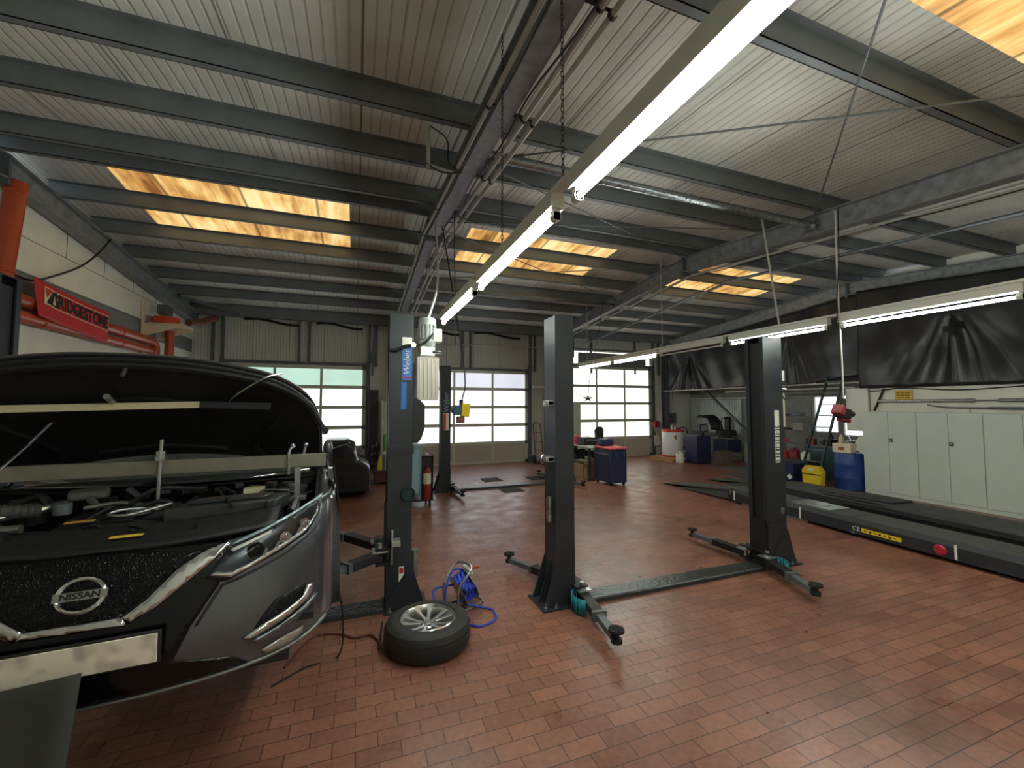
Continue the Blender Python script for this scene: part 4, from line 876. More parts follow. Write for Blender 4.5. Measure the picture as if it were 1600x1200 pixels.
clutter('parts_box', (11.5, 8.1, 1.22), (.25, .28, .2), M_GREYW, 'grey carton on the middle shelf', 'box', 'parts on the wall shelf')
clutter('parts_box', (11.5, 8.6, .85), (.2, .16, .1), mat('pink_red', (180, 50, 80), .5), 'small pink red box on the lowest shelf', 'box', 'parts on the wall shelf')
# bench by the window with machines
t = thing('workbench', (11.6, 7.1, 0), 'dark bench under the small window, crowded with tools', 'workbench')
MB().bb(11.2, 12.0, 6.7, 7.85, .82, .87).build('bench_top', M_STEEL, t, smooth=False)
MB().bb(11.22, 11.98, 6.72, 7.83, 0, .82).build('bench_cabinet', mat('petrol_panel', (48, 74, 84), .6), t, smooth=False)
rr_ = random.Random(3)
for k, (y, z, m_, nm) in enumerate(((7.7, .87, M_BLACK, 'black battery charger at the bench end'), (7.45, .87, M_STEEL, 'grey vice on the bench'), (7.2, .87, M_BLACK, 'black tool case in the bench middle'), (6.95, .87, M_DARK, 'dark stacked trays on the bench'), (6.76, .87, M_ALU, 'shiny steel part at the near bench corner'))):
    b = MB(); b.box((11.35 + .05 * (k % 2), y, z + .08), (.28, .15, .16), rz=rr_.uniform(-.1, .1)); b.cyl((11.35, y, z + .16), (11.33, y + .04, z + .24 + .06 * (k % 3)), .05, .03, n=12); b.cyl((11.2, y - .05, z + .05), (11.45, y + .05, z + .2), .02, n=8)
    tag(b.build('bench_tool', m_, bevel=.006), nm, 'tool', 'tools on the window bench')
b = MB().lathe([(.001, 0), (.045, 0), (.045, .14), (.02, .18), (.02, .24), (.03, .25), (.03, .28), (.001, .28)], (11.25, 7.62, .87), 'Z', 14); tag(b.build('spray_bottle', mat('amber_bottle', (150, 62, 30), .4)), 'amber spray bottle standing before the window', 'bottle')
# red cans left of the crate
for k, (x, y, r, h, m_, lab) in enumerate(((10.75, 7.75, .11, .28, mat('dark_red_can', (120, 26, 40), .4), 'dark red canister on the low stand behind the blue crate'), (10.72, 7.45, .10, .22, M_WHITE, 'white jug on the low stand behind the blue crate'), (10.78, 8.05, .1, .2, M_RED, 'red tin at the left of the low stand'))):
    tag(MB().lathe([(.001, 0), (r, 0), (r, h * .8), (r * .4, h * .9), (r * .4, h), (.001, h)], (x, y, .52), 'Z', 20).build('canister', m_), lab, 'canister', 'canisters behind the blue crate')
tag(MB().bb(10.5, 10.95, 7.25, 8.2, 0, .52).build('low_stand', mat('oily_steel', (60, 62, 62), .6), smooth=False), 'low dark stand carrying red and white canisters', 'stand')
# hanging red tyre-inflator type pendant
def pendant(x, y, z, top, m1, m2, m3, lab, s=1.0):
    t = thing('hose_reel_pendant', (x, y, z), lab, 'pendant', 'hanging pendants')
    MB().tube(arc([(x - .3 if s < 1 else x, y + .0, top), (x - .16 if s < 1 else x - .01, y, lerp(z, top, .7)), (x + .05 if s < 1 else x + .015, y, z + .6), (x + .01, y, z + .2)]), .010, 6).build('cord', M_BLACK if s < 1 else M_CORDW, t)
    MB().cyl((x, y, z + .12), (x, y, z + .22), .03, n=12).build('strain_relief', M_BLACK, t)
    return t
t = pendant(5.5, 3.35, 1.76, 4.28, 0, 0, 0, 'dark red and black hanging connector block by the ladder', 1)
b = MB().box((5.50, 3.35, 1.80), (.16, .10, .12), ry=.15); b.cyl((5.56, 3.35, 1.80), (5.64, 3.32, 1.79), .035, n=12); b.build('socket_block', M_BLACK, t, bevel=.015)
b = MB(); b.box((5.42, 3.35, 1.84), (.08, .12, .12), ry=.5); b.box((5.52, 3.36, 1.72), (.14, .09, .04), ry=.2); b.build('socket_cap', mat('dark_red_plastic', (120, 34, 40), .5), t, bevel=.012)
t = pendant(1.44, 6.0, 1.76, 4.53, 0, 0, 0, 'yellow and blue hanging socket block in front of the middle door', .8)
MB().box((1.50, 6.0, 1.83), (.12, .11, .19), ry=.1).build('socket_block', M_YEL, t, bevel=.012)
b = MB().box((1.38, 6.0, 1.83), (.12, .10, .14)); b.cyl((1.33, 6.0, 1.83), (1.29, 6.0, 1.83), .04, n=12); b.build('socket', mat('steel_blue', (52, 82, 104), .5), t, bevel=.012)
MB().box((1.43, 6.0, 1.69), (.11, .09, .10)).build('connector', mat('brown_plug', (110, 66, 50), .6), t, bevel=.012)
# straight suspension bars of the right row
for (a, c, lab) in (((5.5, 4.35, 4.72), (5.5, 4.12, 2.99), 'grey hanger bar crossing down to the right row of tubes'), ((5.5, 3.35, 4.3), (5.5, 3.35, 3.0), 'thin hanger wire above the red and black connector block'), ((5.5, 6.5, 4.8), (5.5, 6.5, 3.0), 'thin hanger wire above the unlit tube'), ((5.5, 9.3, 4.6), (5.5, 9.3, 3.0), 'thin hanger wire at the far end of the right row')):
    tag(MB().cyl(a, c, .014 if 'bar' in lab else .006, n=6).build('hanger', M_COND), lab, 'hanger', 'hangers of the right light row')
cord('extension_cable', [(5.47, 3.3, 4.3), (5.45, 3.3, 3.7), (5.42, 3.32, 3.2), (5.44, 3.34, 2.9)], .007, M_BLACK, 'black cable dropping beside the thin hanger wire')
# ---------------- wheel on the floor, reel, cables ----------------
def wheel(cx, cy, z0, name='alloy_wheel', label=None, cat='wheel', M=None, parent=None):
    """lies flat, outer face up; tyre and rim as parts"""
    t = thing(name, (cx, cy, z0), label, cat) if parent is None else parent
    R, W, rr = .333, .215, .218
    c = Vector((cx, cy, z0))
    prof = [(rr, .02), (rr + .012, .0), (rr + .05, -.002), (R - .045, .004), (R - .015, .022), (R, .05), (R + .003, W / 2), (R, W - .05), (R - .015, W - .022), (R - .045, W - .004), (rr + .05, W + .002), (rr + .012, W), (rr, W - .02), (rr - .004, W * .5)]
    ty = MB().lathe(prof, c, 'Z', 96, closed=True)
    rim = MB(); rim.lathe([(rr + .004, W - .012), (rr - .006, W + .001), (rr - .016, W - .012), (rr - .022, W - .04), (rr - .028, W - .13), (rr - .02, .03), (rr, .02)], c, 'Z', 72)
    sp = MB()
    for k in range(5):
        for sgn in (-1, 1):
            a = 2 * PI * k / 5 + .35; b = a + sgn * .27
            d = Vector((math.cos(b), math.sin(b), 0)); p0 = c + Vector((math.cos(a + sgn * .15), math.sin(a + sgn * .15), 0)) * .05; p1 = c + d * (rr - .02)
            n = Vector((-d.y, d.x, 0)); 
            w0, w1 = .018, .030; zt0, zt1, zb_ = W - .045, W - .016, .05
            vs = []
            for p, w_, zt in ((p0, w0, zt0), (p0.lerp(p1, .55), .016, zt0 + .012), (p1, w1, zt1)):
                vs += [p - n * w_ + Vector((0, 0, zt - .05)), p - n * w_ * .8 + Vector((0, 0, zt)), p + n * w_ * .8 + Vector((0, 0, zt)), p + n * w_ + Vector((0, 0, zt - .05))]
            sp.add(vs, [(0, 1, 5, 4), (1, 2, 6, 5), (2, 3, 7, 6), (3, 0, 4, 7), (4, 5, 9, 8), (5, 6, 10, 9), (6, 7, 11, 10), (7, 4, 8, 11)])
    hub = MB(); hub.lathe([(.075, W - .10), (.075, W - .055), (.06, W - .045), (.033, W - .045), (.03, W - .038), (.001, W - .036)], c, 'Z', 32)
    lug = MB()
    for k in range(5): a = 2 * PI * k / 5 + .35 + PI / 5; lug.cyl(c + Vector((.055 * math.cos(a), .055 * math.sin(a), W - .06)), c + Vector((.055 * math.cos(a), .055 * math.sin(a), W - .043)), .010, n=10)
    back = MB().lathe([(.001, .09), (.19, .085), (.195, .07), (.001, .07)], c, 'Z', 48)
    groove = MB()
    for q in (.3, .5, .7): groove.lathe([(R + .002, W * q - .005), (R + .0055, W * q - .004), (R + .0055, W * q + .004), (R + .002, W * q + .005)], c, 'Z', 96)
    out = []
    for mb, nm, mt, bv in ((ty, 'tyre', M_TYRE, 0), (rim, 'rim_barrel', M_RIM, 0), (sp, 'spokes', M_RIM, .003), (hub, 'hub', M_RIM, 0), (lug, 'lug_seats', M_BLACK, 0), (back, 'brake_side_disc', M_BLACK, 0), (groove, 'tread_grooves', M_BLACK, 0)):
        if M is not None: mb.xf(M)
        out.append(mb.build(nm, mt, t, bevel=bv, ang=30))
    return t
M_TYRE = mat('tyre_rubber', (36, 36, 34), .7, 0, .15, 20, .25, 120)
M_RIM = mat('machined_alloy', (205, 206, 204), .25, .85)
wheel(.57, 3.46, 0, label='alloy car wheel with black tyre lying flat on the brick floor')
# cable reel
t = thing('cable_reel', (1.0, 3.98, 0), 'portable cable reel wound with bright blue cable, behind the loose wheel', 'cable reel')
M_BCAB = mat('bright_blue_cable', (40, 70, 190), .45)
A = Matrix.Translation((1.0, 4.0, .17)) @ Matrix.Rotation(1.75, 4, 'Z') @ Matrix.Rotation(-.45, 4, 'X')
dr = MB(); dr.lathe([(.05, -.07), (.15, -.07), (.155, -.062), (.05, -.06)], (0, 0, 0), 'Y', 32, closed=True); dr.lathe([(.05, .07), (.15, .07), (.155, .062), (.05, .06)], (0, 0, 0), 'Y', 32, closed=True); dr.cyl((0, -.08, 0), (0, .08, 0), .05, n=20)
dr.xf(A); dr.build('drum', M_ALU, t)
co = MB(); co.tube([(.12 * math.cos(a) * (1 + .12 * math.sin(a * 7)), -.058 + .116 * ((a * .37) % 1), .12 * math.sin(a) * (1 + .12 * math.cos(a * 5))) for a in [k * .35 for k in range(260)]], .011, 6); co.xf(A); co.build('wound_cable', M_BCAB, t)
fr = MB(); fr.tube(arc([(-.15, -.1, -.16), (-.16, -.1, .05), (0, -.1, .2), (.0, .1, .2), (-.16, .1, .05), (-.15, .1, -.16)]), .010, 8); fr.tube(arc([(-.15, .1, -.16), (.15, .1, -.16), (.15, -.1, -.16), (-.15, -.1, -.16)], 4), .010, 8); fr.xf(Matrix.Translation((1.0, 4.0, .17)) @ Matrix.Rotation(.5, 4, 'Z')); fr.build('stand_frame', M_ALU, t)
pl = MB(); pl.box((0, -.1, .12), (.16, .03, .06)); pl.xf(A); pl.build('socket_panel', M_STK, t, bevel=.01)
b = MB(); b.tube(arc([(.97, 3.9, .1), (.85, 3.92, .05), (.74, 3.96, .06), (.72, 4.08, .14), (.85, 4.1, .16), (.95, 4.0, .2)]), .009, 6); b.tube(arc([(1.0, 3.9, .05), (1.15, 3.86, .012), (1.22, 3.78, .012), (1.19, 3.62, .012), (1.04, 3.55, .012), (.96, 3.6, .012)]), .009, 6)
b.tube(arc([(1.02, 4.05, .3), (.9, 4.0, .34), (.82, 3.95, .22), (.8, 3.92, .06)]), .009, 6); b.build('loose_loops', M_BCAB, t)
b = MB().cyl((1.05, 4.0, .33), (1.14, 3.98, .35), .016, n=8); b.build('plug', M_ORANGE, t)
M_RCAB = mat('brown_red_cable', (84, 38, 28), .5)
cord('floor_cable', [(-.45, 3.5, .01), (-.3, 3.86, .01), (-.1, 3.84, .01), (.02, 3.74, .01), (.14, 3.74, .01), (.20, 3.62, .01), (.2, 3.5, .012)], .009, M_RCAB, 'red brown cable snaking over the floor to the loose wheel')
cord('floor_cable', [(.2, 3.5, .03), (.215, 3.62, .03), (.24, 3.8, .03), (.25, 3.9, .02)], .007, M_BLACK, 'short black cable crossing the brown one beside the loose wheel')
cord('hanging_cable', [(-.13, 3.0, 1.5), (-.095, 3.05, 1.2), (-.11, 3.1, .8), (-.06, 3.2, .45), (-.09, 3.5, .02), (-.3, 3.45, .012), (-.5, 3.3, .012)], .006, M_BLACK, 'thin black cable hanging down the side of the dark grey car')

# ---------------- background by the doors ----------------
t = thing('parked_car', (-.7, 10.2, 0), 'black car parked by the left door, only its rounded corner showing', 'car')
sec = [(-1.65, .12), (-1.65, .6), (-1.5, .72), (-1.35, .80), (-1.2, 1.08), (-.5, 1.17), (-.15, 1.16), (.0, 1.05), (.05, .78), (.22, .68), (.30, .60), (.31, .12)]
b = MB(); n = len(sec)
for k, (y, s) in enumerate(((9.2, .97), (9.25, 1.0), (10.4, 1.0), (10.8, .98), (12.0, .97), (12.1, .9))):
    for x, z in sec: b.v.append(Vector((lerp(-.67, x, s), y, .1 + (z - .1) * (s if y < 12 else .8))))
for k in range(5):
    for i in range(n): b.face((k * n + i, k * n + (i + 1) % n, (k + 1) * n + (i + 1) % n, (k + 1) * n + i))
b.face(list(range(n))[::-1]); b.face([5 * n + i for i in range(n)])
M_CARB = mat('black_car_paint', (34, 38, 38), .25, .3, coat=.6); b.build('body', M_CARB, t, bevel=.02)
b = MB(); b.bb(-1.6, .26, 9.16, 9.2, .15, .55); b.build('bumper', M_BLACK, t, bevel=.02)
b = MB().beam((-.55, 9.18, 1.0), (-.08, 9.18, 1.14), .03, .02); b.build('chrome_edge', M_ALU, t)
for x in (-1.5, .12):
    for y in (9.75, 11.6): MB().cyl((x - .1, y, .31), (x + .1, y, .31), .31, n=28).build('wheel', M_TYRE, t)
# light blue service machine on castors
t = thing('service_machine', (1.15, 8.1, 0), 'light blue workshop service machine on castors with a black side rack', 'machine')
M_LBL = mat('light_blue_enamel', (112, 146, 164), .4, .1)
b = MB(); b.bb(.90, 1.165, 7.95, 8.5, .24, 1.12); b.build('housing', M_LBL, t, bevel=.02)
b = MB(); b.prism([(.90, 1.12), (1.165, 1.12), (1.14, 1.17), (.93, 1.20)], 7.96, 8.48, 'Y'); b.bb(.95, 1.12, 7.94, 7.952, .28, 1.08); b.build('lid', mat('pale_blue_lid', (140, 172, 186), .4), t, bevel=.008)
b = MB(); b.bb(1.17, 1.38, 8.0, 8.02, .14, .94); b.bb(1.36, 1.39, 8.0, 8.45, .14, .95); b.bb(1.17, 1.39, 8.0, 8.45, .93, .95); b.bb(.9, 1.39, 7.96, 8.5, .12, .15); b.build('side_rack', M_BLACK, t, smooth=False)
b = MB(); 
b.lathe([(.001, .15), (.07, .15), (.07, .4), (.068, .42), (.068, .66), (.04, .72), (.02, .74), (.02, .78), (.001, .78)], (1.27, 7.97, 0), 'Z', 20); b.build('extinguisher', mat('deep_red', (130, 30, 30), .4), t, label='red bottle strapped in the black side rack')
b = MB().lathe([(.001, 0), (.072, 0), (.072, .2), (.001, .2)], (1.27, 7.97, .44), 'Z', 20); b.build('bottle_label', mat('bottle_label_cream', (210, 210, 180), .5), t)
for x, y in ((.95, 8.0), (1.33, 8.0), (.95, 8.45), (1.33, 8.45)): MB().cyl((x - .015, y, .06), (x + .015, y, .06), .06, n=16).build('castor', M_DARK, t)
b = MB().lathe([(.001, 0), (.05, 0), (.05, .05), (.001, .05)], (1.27, 8.1, .95), 'Z', 16); tag(b.build('tin', mat('pale_tin', (200, 180, 180), .5)), 'small pale tin on top of the black side rack', 'tin')
# grey locker and table with bundles behind the left lift post
t = thing('grey_locker', (1.0, 12.6, 0), 'tall pale grey locker between the left and middle doors', 'cabinet')
MB().bb(.72, 1.25, 12.55, 13.0, 0, 2.0).build('body', M_CAB, t, smooth=False); MB().bb(.74, 1.23, 12.53, 12.55, .05, 1.97).build('door', M_CAB, t, smooth=False, bevel=.003)
t = thing('side_table', (.85, 11.3, 0), 'white topped side table behind the left lift post', 'table')
MB().bb(.66, 1.2, 11.1, 11.6, .66, .72).build('table_top', M_WHITE, t, smooth=False, bevel=.01)
for x in (.70, 1.16):
    for y in (11.14, 11.56): MB().bb(x - .02, x + .02, y - .02, y + .02, 0, .66).build('leg', M_STEEL, t, smooth=False)
for k, (x, z, r, h, m_, nm) in enumerate(((.72, .72, .07, .42, mat('green_bottle', (90, 150, 60), .4), 'bright green bottle on the white side table'), (.86, .72, .08, .22, M_BLACK, 'black round tin on the white side table'), (.86, .945, .075, .16, M_STK, 'white tub stacked on the black tin'), (.85, 1.11, .09, .12, mat('straw_yellow', (214, 170, 100), .6), 'straw coloured bowl topmost of the stack'), (.84, 1.235, .09, .05, M_RED, 'flat red lid on the straw coloured bowl'))):
    tag(MB().lathe([(.001, 0), (r, 0), (r * 1.02, h * .8), (r * .7, h), (.001, h)], (x, 11.35, z), 'Z', 18).build('container', m_), nm, 'container', 'containers on the side table')
b = MB(); b.cyl((.70, 11.75, 0), (.67, 11.0, .001), .01) if 0 else None
tag(MB().cyl((.62, 10.9, .30), (.62, 10.9, 2.1), .028, n=10).build('standing_pipe', M_COND), 'pale upright pipe beside the dark door pillar', 'pipe') if 0 else None
t = thing('floor_jack', (.6, 10.9, 0), 'dark red trolley jack with a tall pale handle tube', 'jack')
b = MB(); b.prism([(10.6, .05), (10.6, .14), (10.8, .3), (11.2, .26), (11.25, .05)], .45, .85, 'X'); b.build('chassis', mat('dark_maroon', (76, 30, 34), .5), t, bevel=.01)
MB().cyl((.62, 10.95, .2), (.60, 10.9, 2.02), .025, n=10).build('handle', M_COND, t)
for x in (.48, .82):
    for y in (10.66, 11.18): MB().cyl((x - .03, y, .05), (x + .03, y, .05), .05, n=14).build('jack_wheel', M_DARK, t)
tag(MB().prism([(.50, .32), (.60, .32), (.62, .5), (.59, .66), (.56, .68), (.52, .5)], 10.75, 10.81, 'Y').build('yellow_cloth', M_YEL, bevel=.015), 'yellow cloth bundle resting on the trolley jack', 'cloth')
t = thing('scrap_pile', (.45, 11.6, 0), 'heap of dark parts at the pillar beside the left door', 'scrap'); 
r_ = random.Random(5); b = MB()
for k in range(14): b.box((.50 + r_.uniform(-.05, .12), 12.5 + r_.uniform(-.3, .3), .08 + r_.uniform(0, .75)), (r_.uniform(.05, .2), r_.uniform(.05, .2), r_.uniform(.05, .16)), rz=r_.uniform(0, 3), rx=r_.uniform(0, 1))
o = b.build('loose_parts', mat('rusty_parts', (64, 50, 44), .7, .2, .3, 20), t, smooth=False); o['kind'] = 'stuff'
# door pillar dark cover
tag(MB().bb(.36, .62, 12.9, 13.05, .02, 2.35).build('pillar_cover', mat('dark_pillar', (62, 58, 56), .6), smooth=False), 'dark cladding on the lower pillar right of the left door', 'panel')
# sack truck and mirror ball by the pillar between middle and right doors
t = thing('hand_truck', (5.72, 12.85, 0), 'dark red hand truck leaning on the wall beside the middle door', 'hand truck')
b = MB(); b.tube(arc([(5.56, 12.7, .2), (5.56, 12.9, 1.1), (5.6, 12.95, 1.3), (5.78, 12.95, 1.3), (5.82, 12.9, 1.1), (5.82, 12.7, .2)]), .018, 8); 
for z in (.4, .7, 1.0): b.cyl((5.56, 12.78, z), (5.82, 12.78, z), .012, n=6)
b.bb(5.54, 5.84, 12.5, 12.7, .03, .05); b.build('truck_frame', mat('dark_red_steel', (92, 34, 36), .5), t)
for x in (5.53, 5.85): MB().cyl((x - .03, 12.78, .13), (x + .03, 12.78, .13), .13, n=18).build('truck_wheel', M_DARK, t)
tag(MB().sphere((5.67, 12.2, .19), .19, 24, 16).build('chrome_hubcap', M_CHROME), 'shiny round chrome dome standing by the hand truck', 'hubcap')
# floor grates
for k, (x, y, lab) in enumerate(((3.27, 10.3, 'behind the far lift plate'), (3.3, 8.93, 'in front of the far lift plate'), (4.45, 10.15, 'furthest right, near the middle door'))):
    b = MB(); b.bb(x - .24, x + .24, y - .24, y + .24, .0, .012)
    for q in range(9): b.bb(x - .22, x + .22, y - .21 + q * .05, y - .19 + q * .05, .012, .018)
    tag(b.build('floor_grate', mat('dark_grate', (70, 66, 60), .7), smooth=False), 'square dark floor grate ' + lab, 'grate', 'floor grates')
# workbench with office things
t = thing('workbench', (6.0, 10.2, 0), 'pale topped workbench behind the middle lift post', 'workbench')
MB().bb(5.5, 6.25, 9.25, 11.2, .82, .86).build('bench_top', M_STK, t, smooth=False, bevel=.005)
for x in (5.54, 6.2):
    for y in (9.3, 11.15): MB().bb(x - .025, x + .025, y - .025, y + .025, 0, .82).build('leg', M_BLACK, t, smooth=False)
MB().bb(5.55, 6.2, 9.9, 11.1, .30, .33).build('shelf', M_STEEL, t, smooth=False)
t = thing('printer', (5.75, 9.7, .86), 'black office printer on the pale workbench', 'printer')
MB().bb(5.52, 5.9, 9.5, 9.9, .86, 1.06).build('printer_body', M_BLACK, t, bevel=.02); MB().box((5.72, 9.49, 1.0), (.3, .03, .04)).build('paper_tray', M_STEEL, t)
tag(MB().bb(5.40, 5.50, 10.02, 10.3, .86, 1.1).build('patterned_box', mat('red_white_box', (206, 70, 92), .5, 0, .9, 30), smooth=False), 'red and white patterned box beside the printer', 'box') if 0 else tag(MB().bb(5.51, 5.66, 10.0, 10.3, .86, 1.1).build('patterned_box', mat('red_white_box', (206, 80, 100), .5, 0, .5, 40), smooth=False), 'red and white patterned box beside the printer', 'box')
t = thing('office_chair', (6.4, 10.6, 0), 'dark swivel chair behind the workbench', 'chair')
MB().prism([(6.3, .95), (6.28, 1.2), (6.36, 1.3), (6.5, 1.3), (6.56, 1.2), (6.54, .95)], 10.2, 10.28, 'Y').build('backrest', M_DARK, t, bevel=.02); MB().bb(6.27, 6.6, 10.25, 10.65, .48, .56).build('seat', M_DARK, t, bevel=.02)
b = MB().cyl((6.42, 10.45, .06), (6.42, 10.45, .48), .03, n=10); b.bb(6.4, 6.44, 10.24, 10.3, .5, 1.0)
for k in range(5): a = k * 2 * PI / 5; b.beam((6.42, 10.45, .07), (6.42 + .22 * math.cos(a), 10.45 + .22 * math.sin(a), .03), .04, .03)
b.build('base', M_BLACK, t)
t = thing('parts_crates', (5.8, 10.3, 0), 'heap of black bits on the lower shelf of the workbench', 'parts'); b = MB()
for k in range(16): b.box((5.62 + r_.uniform(0, .5), 10.0 + r_.uniform(-.02, 1.0), .38 + r_.uniform(0, .3)), (r_.uniform(.08, .2), r_.uniform(.08, .2), r_.uniform(.06, .16)), rz=r_.uniform(0, 3))
b.build('bits', M_BLACK, t, smooth=False)['kind'] = 'stuff'
tag(MB().lathe([(.001, 0), (.13, 0), (.15, .28), (.155, .29), (.14, .29), (.125, .02), (.001, .02)], (5.66, 10.55, 0), 'Z', 24).build('bucket', mat('cream_bucket', (206, 202, 180), .5)), 'cream bucket on the floor under the workbench', 'bucket')
t = thing('cardboard_box', (5.72, 9.85, 0), 'open cardboard box on the floor under the workbench', 'box')
b = MB(); b.bb(5.52, 5.54, 9.6, 10.1, .0, .38); b.bb(5.9, 5.92, 9.6, 10.1, 0, .38); b.bb(5.54, 5.9, 9.6, 9.62, 0, .38); b.bb(5.54, 5.9, 10.08, 10.1, 0, .38); b.bb(5.54, 5.9, 9.62, 10.08, 0, .02); b.build('carton', M_CARD, t, smooth=False)
MB().box((5.72, 9.55, .42), (.38, .16, .01), rx=.5).build('flap', M_CARD, t, smooth=False)
tag(MB().bb(6.83, 7.18, 12.6, 12.95, 0, 1.95).build('grey_locker', M_CAB, smooth=False, bevel=.004), 'tall pale grey locker standing before the right door', 'cabinet')
# navy tool trolley
t = thing('tool_trolley', (5.9, 8.8, 0), 'dark navy tool trolley with a red padded top', 'tool trolley')
MB().bb(5.62, 6.1, 8.52, 9.2, .06, .84).build('trolley_body', M_NAVY, t, bevel=.02)
MB().bb(5.6, 6.12, 8.5, 9.22, .84, .90).build('padded_top', mat('faded_red_pad', (196, 92, 88), .6), t, bevel=.025)
b = MB(); 
for x in (5.78, 6.0): b.tube(arc([(x, 8.5, .78), (x, 8.485, .74), (x + .01, 8.485, .68)]), .01, 6)
b.build('hooks', M_ALU, t)
for z in (.72,): MB().bb(5.605, 5.62, 8.56, 9.16, z, z + .02).build('handle', M_ALU, t, smooth=False)
for x in (5.68, 6.04):
    for y in (8.58, 9.14): MB().cyl((x - .02, y, .035), (x + .02, y, .035), .035, n=12).build('castor', M_DARK, t)
t = thing('tool_case', (5.85, 8.95, .9), 'dark blue rounded tool case on the red trolley top', 'case')
MB().bb(5.62, 5.98, 8.85, 9.1, .9, 1.08).build('case_shell', mat('deep_blue_case', (30, 46, 76), .4), t, bevel=.05); MB().cyl((5.68, 8.84, 1.06), (5.76, 8.84, 1.07), .02, n=10).build('case_handle', M_ALU, t)
t = thing('hanging_plug', (5.04, 8.5, 2.02), 'dark star shaped plug bundle hanging before the right door', 'pendant', 'hanging pendants')
b = MB()
for k in range(5): a = k * 2 * PI / 5 + .3; b.cyl((5.04, 8.5, 2.06), (5.04 + .12 * math.cos(a), 8.5, 2.06 + .07 * math.sin(a)), .03, .012, n=8)
b.build('plug_bundle', M_BLACK, t)
b = MB(); b.tube(arc([(5.04, 8.5, 2.08), (5.1, 8.5, 2.6), (5.3, 8.5, 3.4), (5.48, 8.5, 4.38)]), .006, 5); b.tube(arc([(5.0, 8.5, 2.06), (4.7, 8.5, 2.2), (4.3, 8.5, 2.5), (4.1, 8.5, 4.38)]), .005, 5); b.build('wires', M_BLACK, t)
# pallet with tank, watering can
t = thing('wooden_pallet', (10.5, 11.9, 0), 'low wooden pallet under the white tank', 'pallet')
for x in (9.95, 10.45, 10.95): MB().bb(x - .05, x + .05, 11.35, 12.45, 0, .09).build('runner', M_TAN, t, smooth=False)
for k in range(6): MB().bb(9.88, 11.02, 11.36 + k * .185, 11.48 + k * .185, .09, .115).build('deck_board', M_TAN, t, smooth=False)
t = thing('white_tank', (10.5, 11.95, .115), 'white upright tank with red top and hazard label on a pallet', 'tank')
MB().lathe([(.001, 0), (.36, 0), (.37, .02), (.37, .80), (.36, .82), (.001, .82)], (10.5, 11.95, .16), 'Z', 36).build('tank_body', mat('tank_white', (226, 228, 232), .4), t)
MB().lathe([(.001, 0), (.375, 0), (.375, .05), (.001, .05)], (10.5, 11.95, .115), 'Z', 36).build('bottom_ring', M_RED, t)
MB().lathe([(.001, 0), (.375, 0), (.375, .06), (.35, .08), (.001, .08)], (10.5, 11.95, .97), 'Z', 36).build('top_ring', mat('orange_red_ring', (206, 60, 40), .45), t)
b = MB().box((10.33, 11.615, .80), (.11, .006, .11), ry=.785); b.build('hazard_label', M_RED, t)
b = MB().tube(arc([(10.55, 11.8, 1.08), (10.72, 11.6, 1.12), (10.80, 11.55, .85), (10.78, 11.55, .55), (10.6, 11.57, .42)]), .018, 8); b.build('hose', M_DARK, t)
b = MB(); b.cyl((10.45, 11.9, 1.05), (10.45, 11.9, 1.16), .05, n=14); b.cyl((10.62, 11.95, 1.05), (10.62, 11.95, 1.14), .04, n=14); b.tube(arc([(10.35, 11.85, 1.05), (10.4, 11.85, 1.2), (10.55, 11.85, 1.2), (10.6, 11.85, 1.05)]), .012, 6); b.build('pump_fittings', M_ALU, t)
t = thing('watering_can', (10.15, 11.35, 0), 'white plastic watering can in front of the pallet', 'watering can')
MB().lathe([(.001, 0), (.13, 0), (.14, .03), (.13, .3), (.09, .36), (.001, .36)], (10.1, 11.18, 0), 'Z', 24).build('can_body', M_WHITE, t); MB().cyl((10.12, 11.16, .15), (9.88, 11.1, .42), .03, .018, n=10).build('spout', M_WHITE, t); MB().tube(arc([(10.28, 11.18, .1), (10.4, 11.18, .2), (10.35, 11.18, .36), (10.22, 11.18, .38)]), .014, 8).build('can_handle', M_WHITE, t)
# wall control boxes, broom
t = thing('control_panel', (11.5, 12.8, 1.2), 'grey control box with dark switches on the far right corner wall', 'control box')
MB().bb(11.25, 11.72, 13.15, 13.28, 1.2, 1.6).build('box', M_STEEL, t, smooth=False); b = MB()
for k in range(6): b.cyl((11.32 + .13 * (k % 3), 13.15, 1.3 + .16 * (k // 3)), (11.32 + .13 * (k % 3), 13.12, 1.3 + .16 * (k // 3)), .03, n=10)
b.build('switches', M_BLACK, t)
tag(MB().bb(11.0, 11.17, 13.2, 13.28, 1.22, 1.62).build('notice_sheet', M_WHITE, smooth=False), 'small white notice beside the grey control box', 'notice')
t = thing('broom', (10.6, 12.7, 0), 'wooden broom leaning in the corner beside the right door', 'broom')
MB().cyl((10.75, 12.7, .1), (10.55, 13.1, 1.25), .014, n=8).build('stick', M_TAN, t); MB().box((10.76, 12.68, .06), (.3, .08, .12)).build('brush', mat('bristles', (150, 100, 60), .9), t)
tag(MB().bb(10.3, 10.55, 12.9, 13.1, 1.1, 1.35).build('red_holder', M_RED, smooth=False, bevel=.03) , 'red holder on the wall beside the right door', 'holder') if 0 else tag(MB().bb(10.68, 10.9, 13.1, 13.28, 1.05, 1.3).build('red_holder', mat('dull_red', (150, 40, 48), .5), smooth=False, bevel=.03), 'dull red holder on the wall beside the broom', 'holder')
tag(MB().bb(10.7, 11.0, 13.18, 13.28, .35, .75).build('socket_box', M_STK, smooth=False, bevel=.01), 'pale socket box low on the wall right of the right door', 'socket')
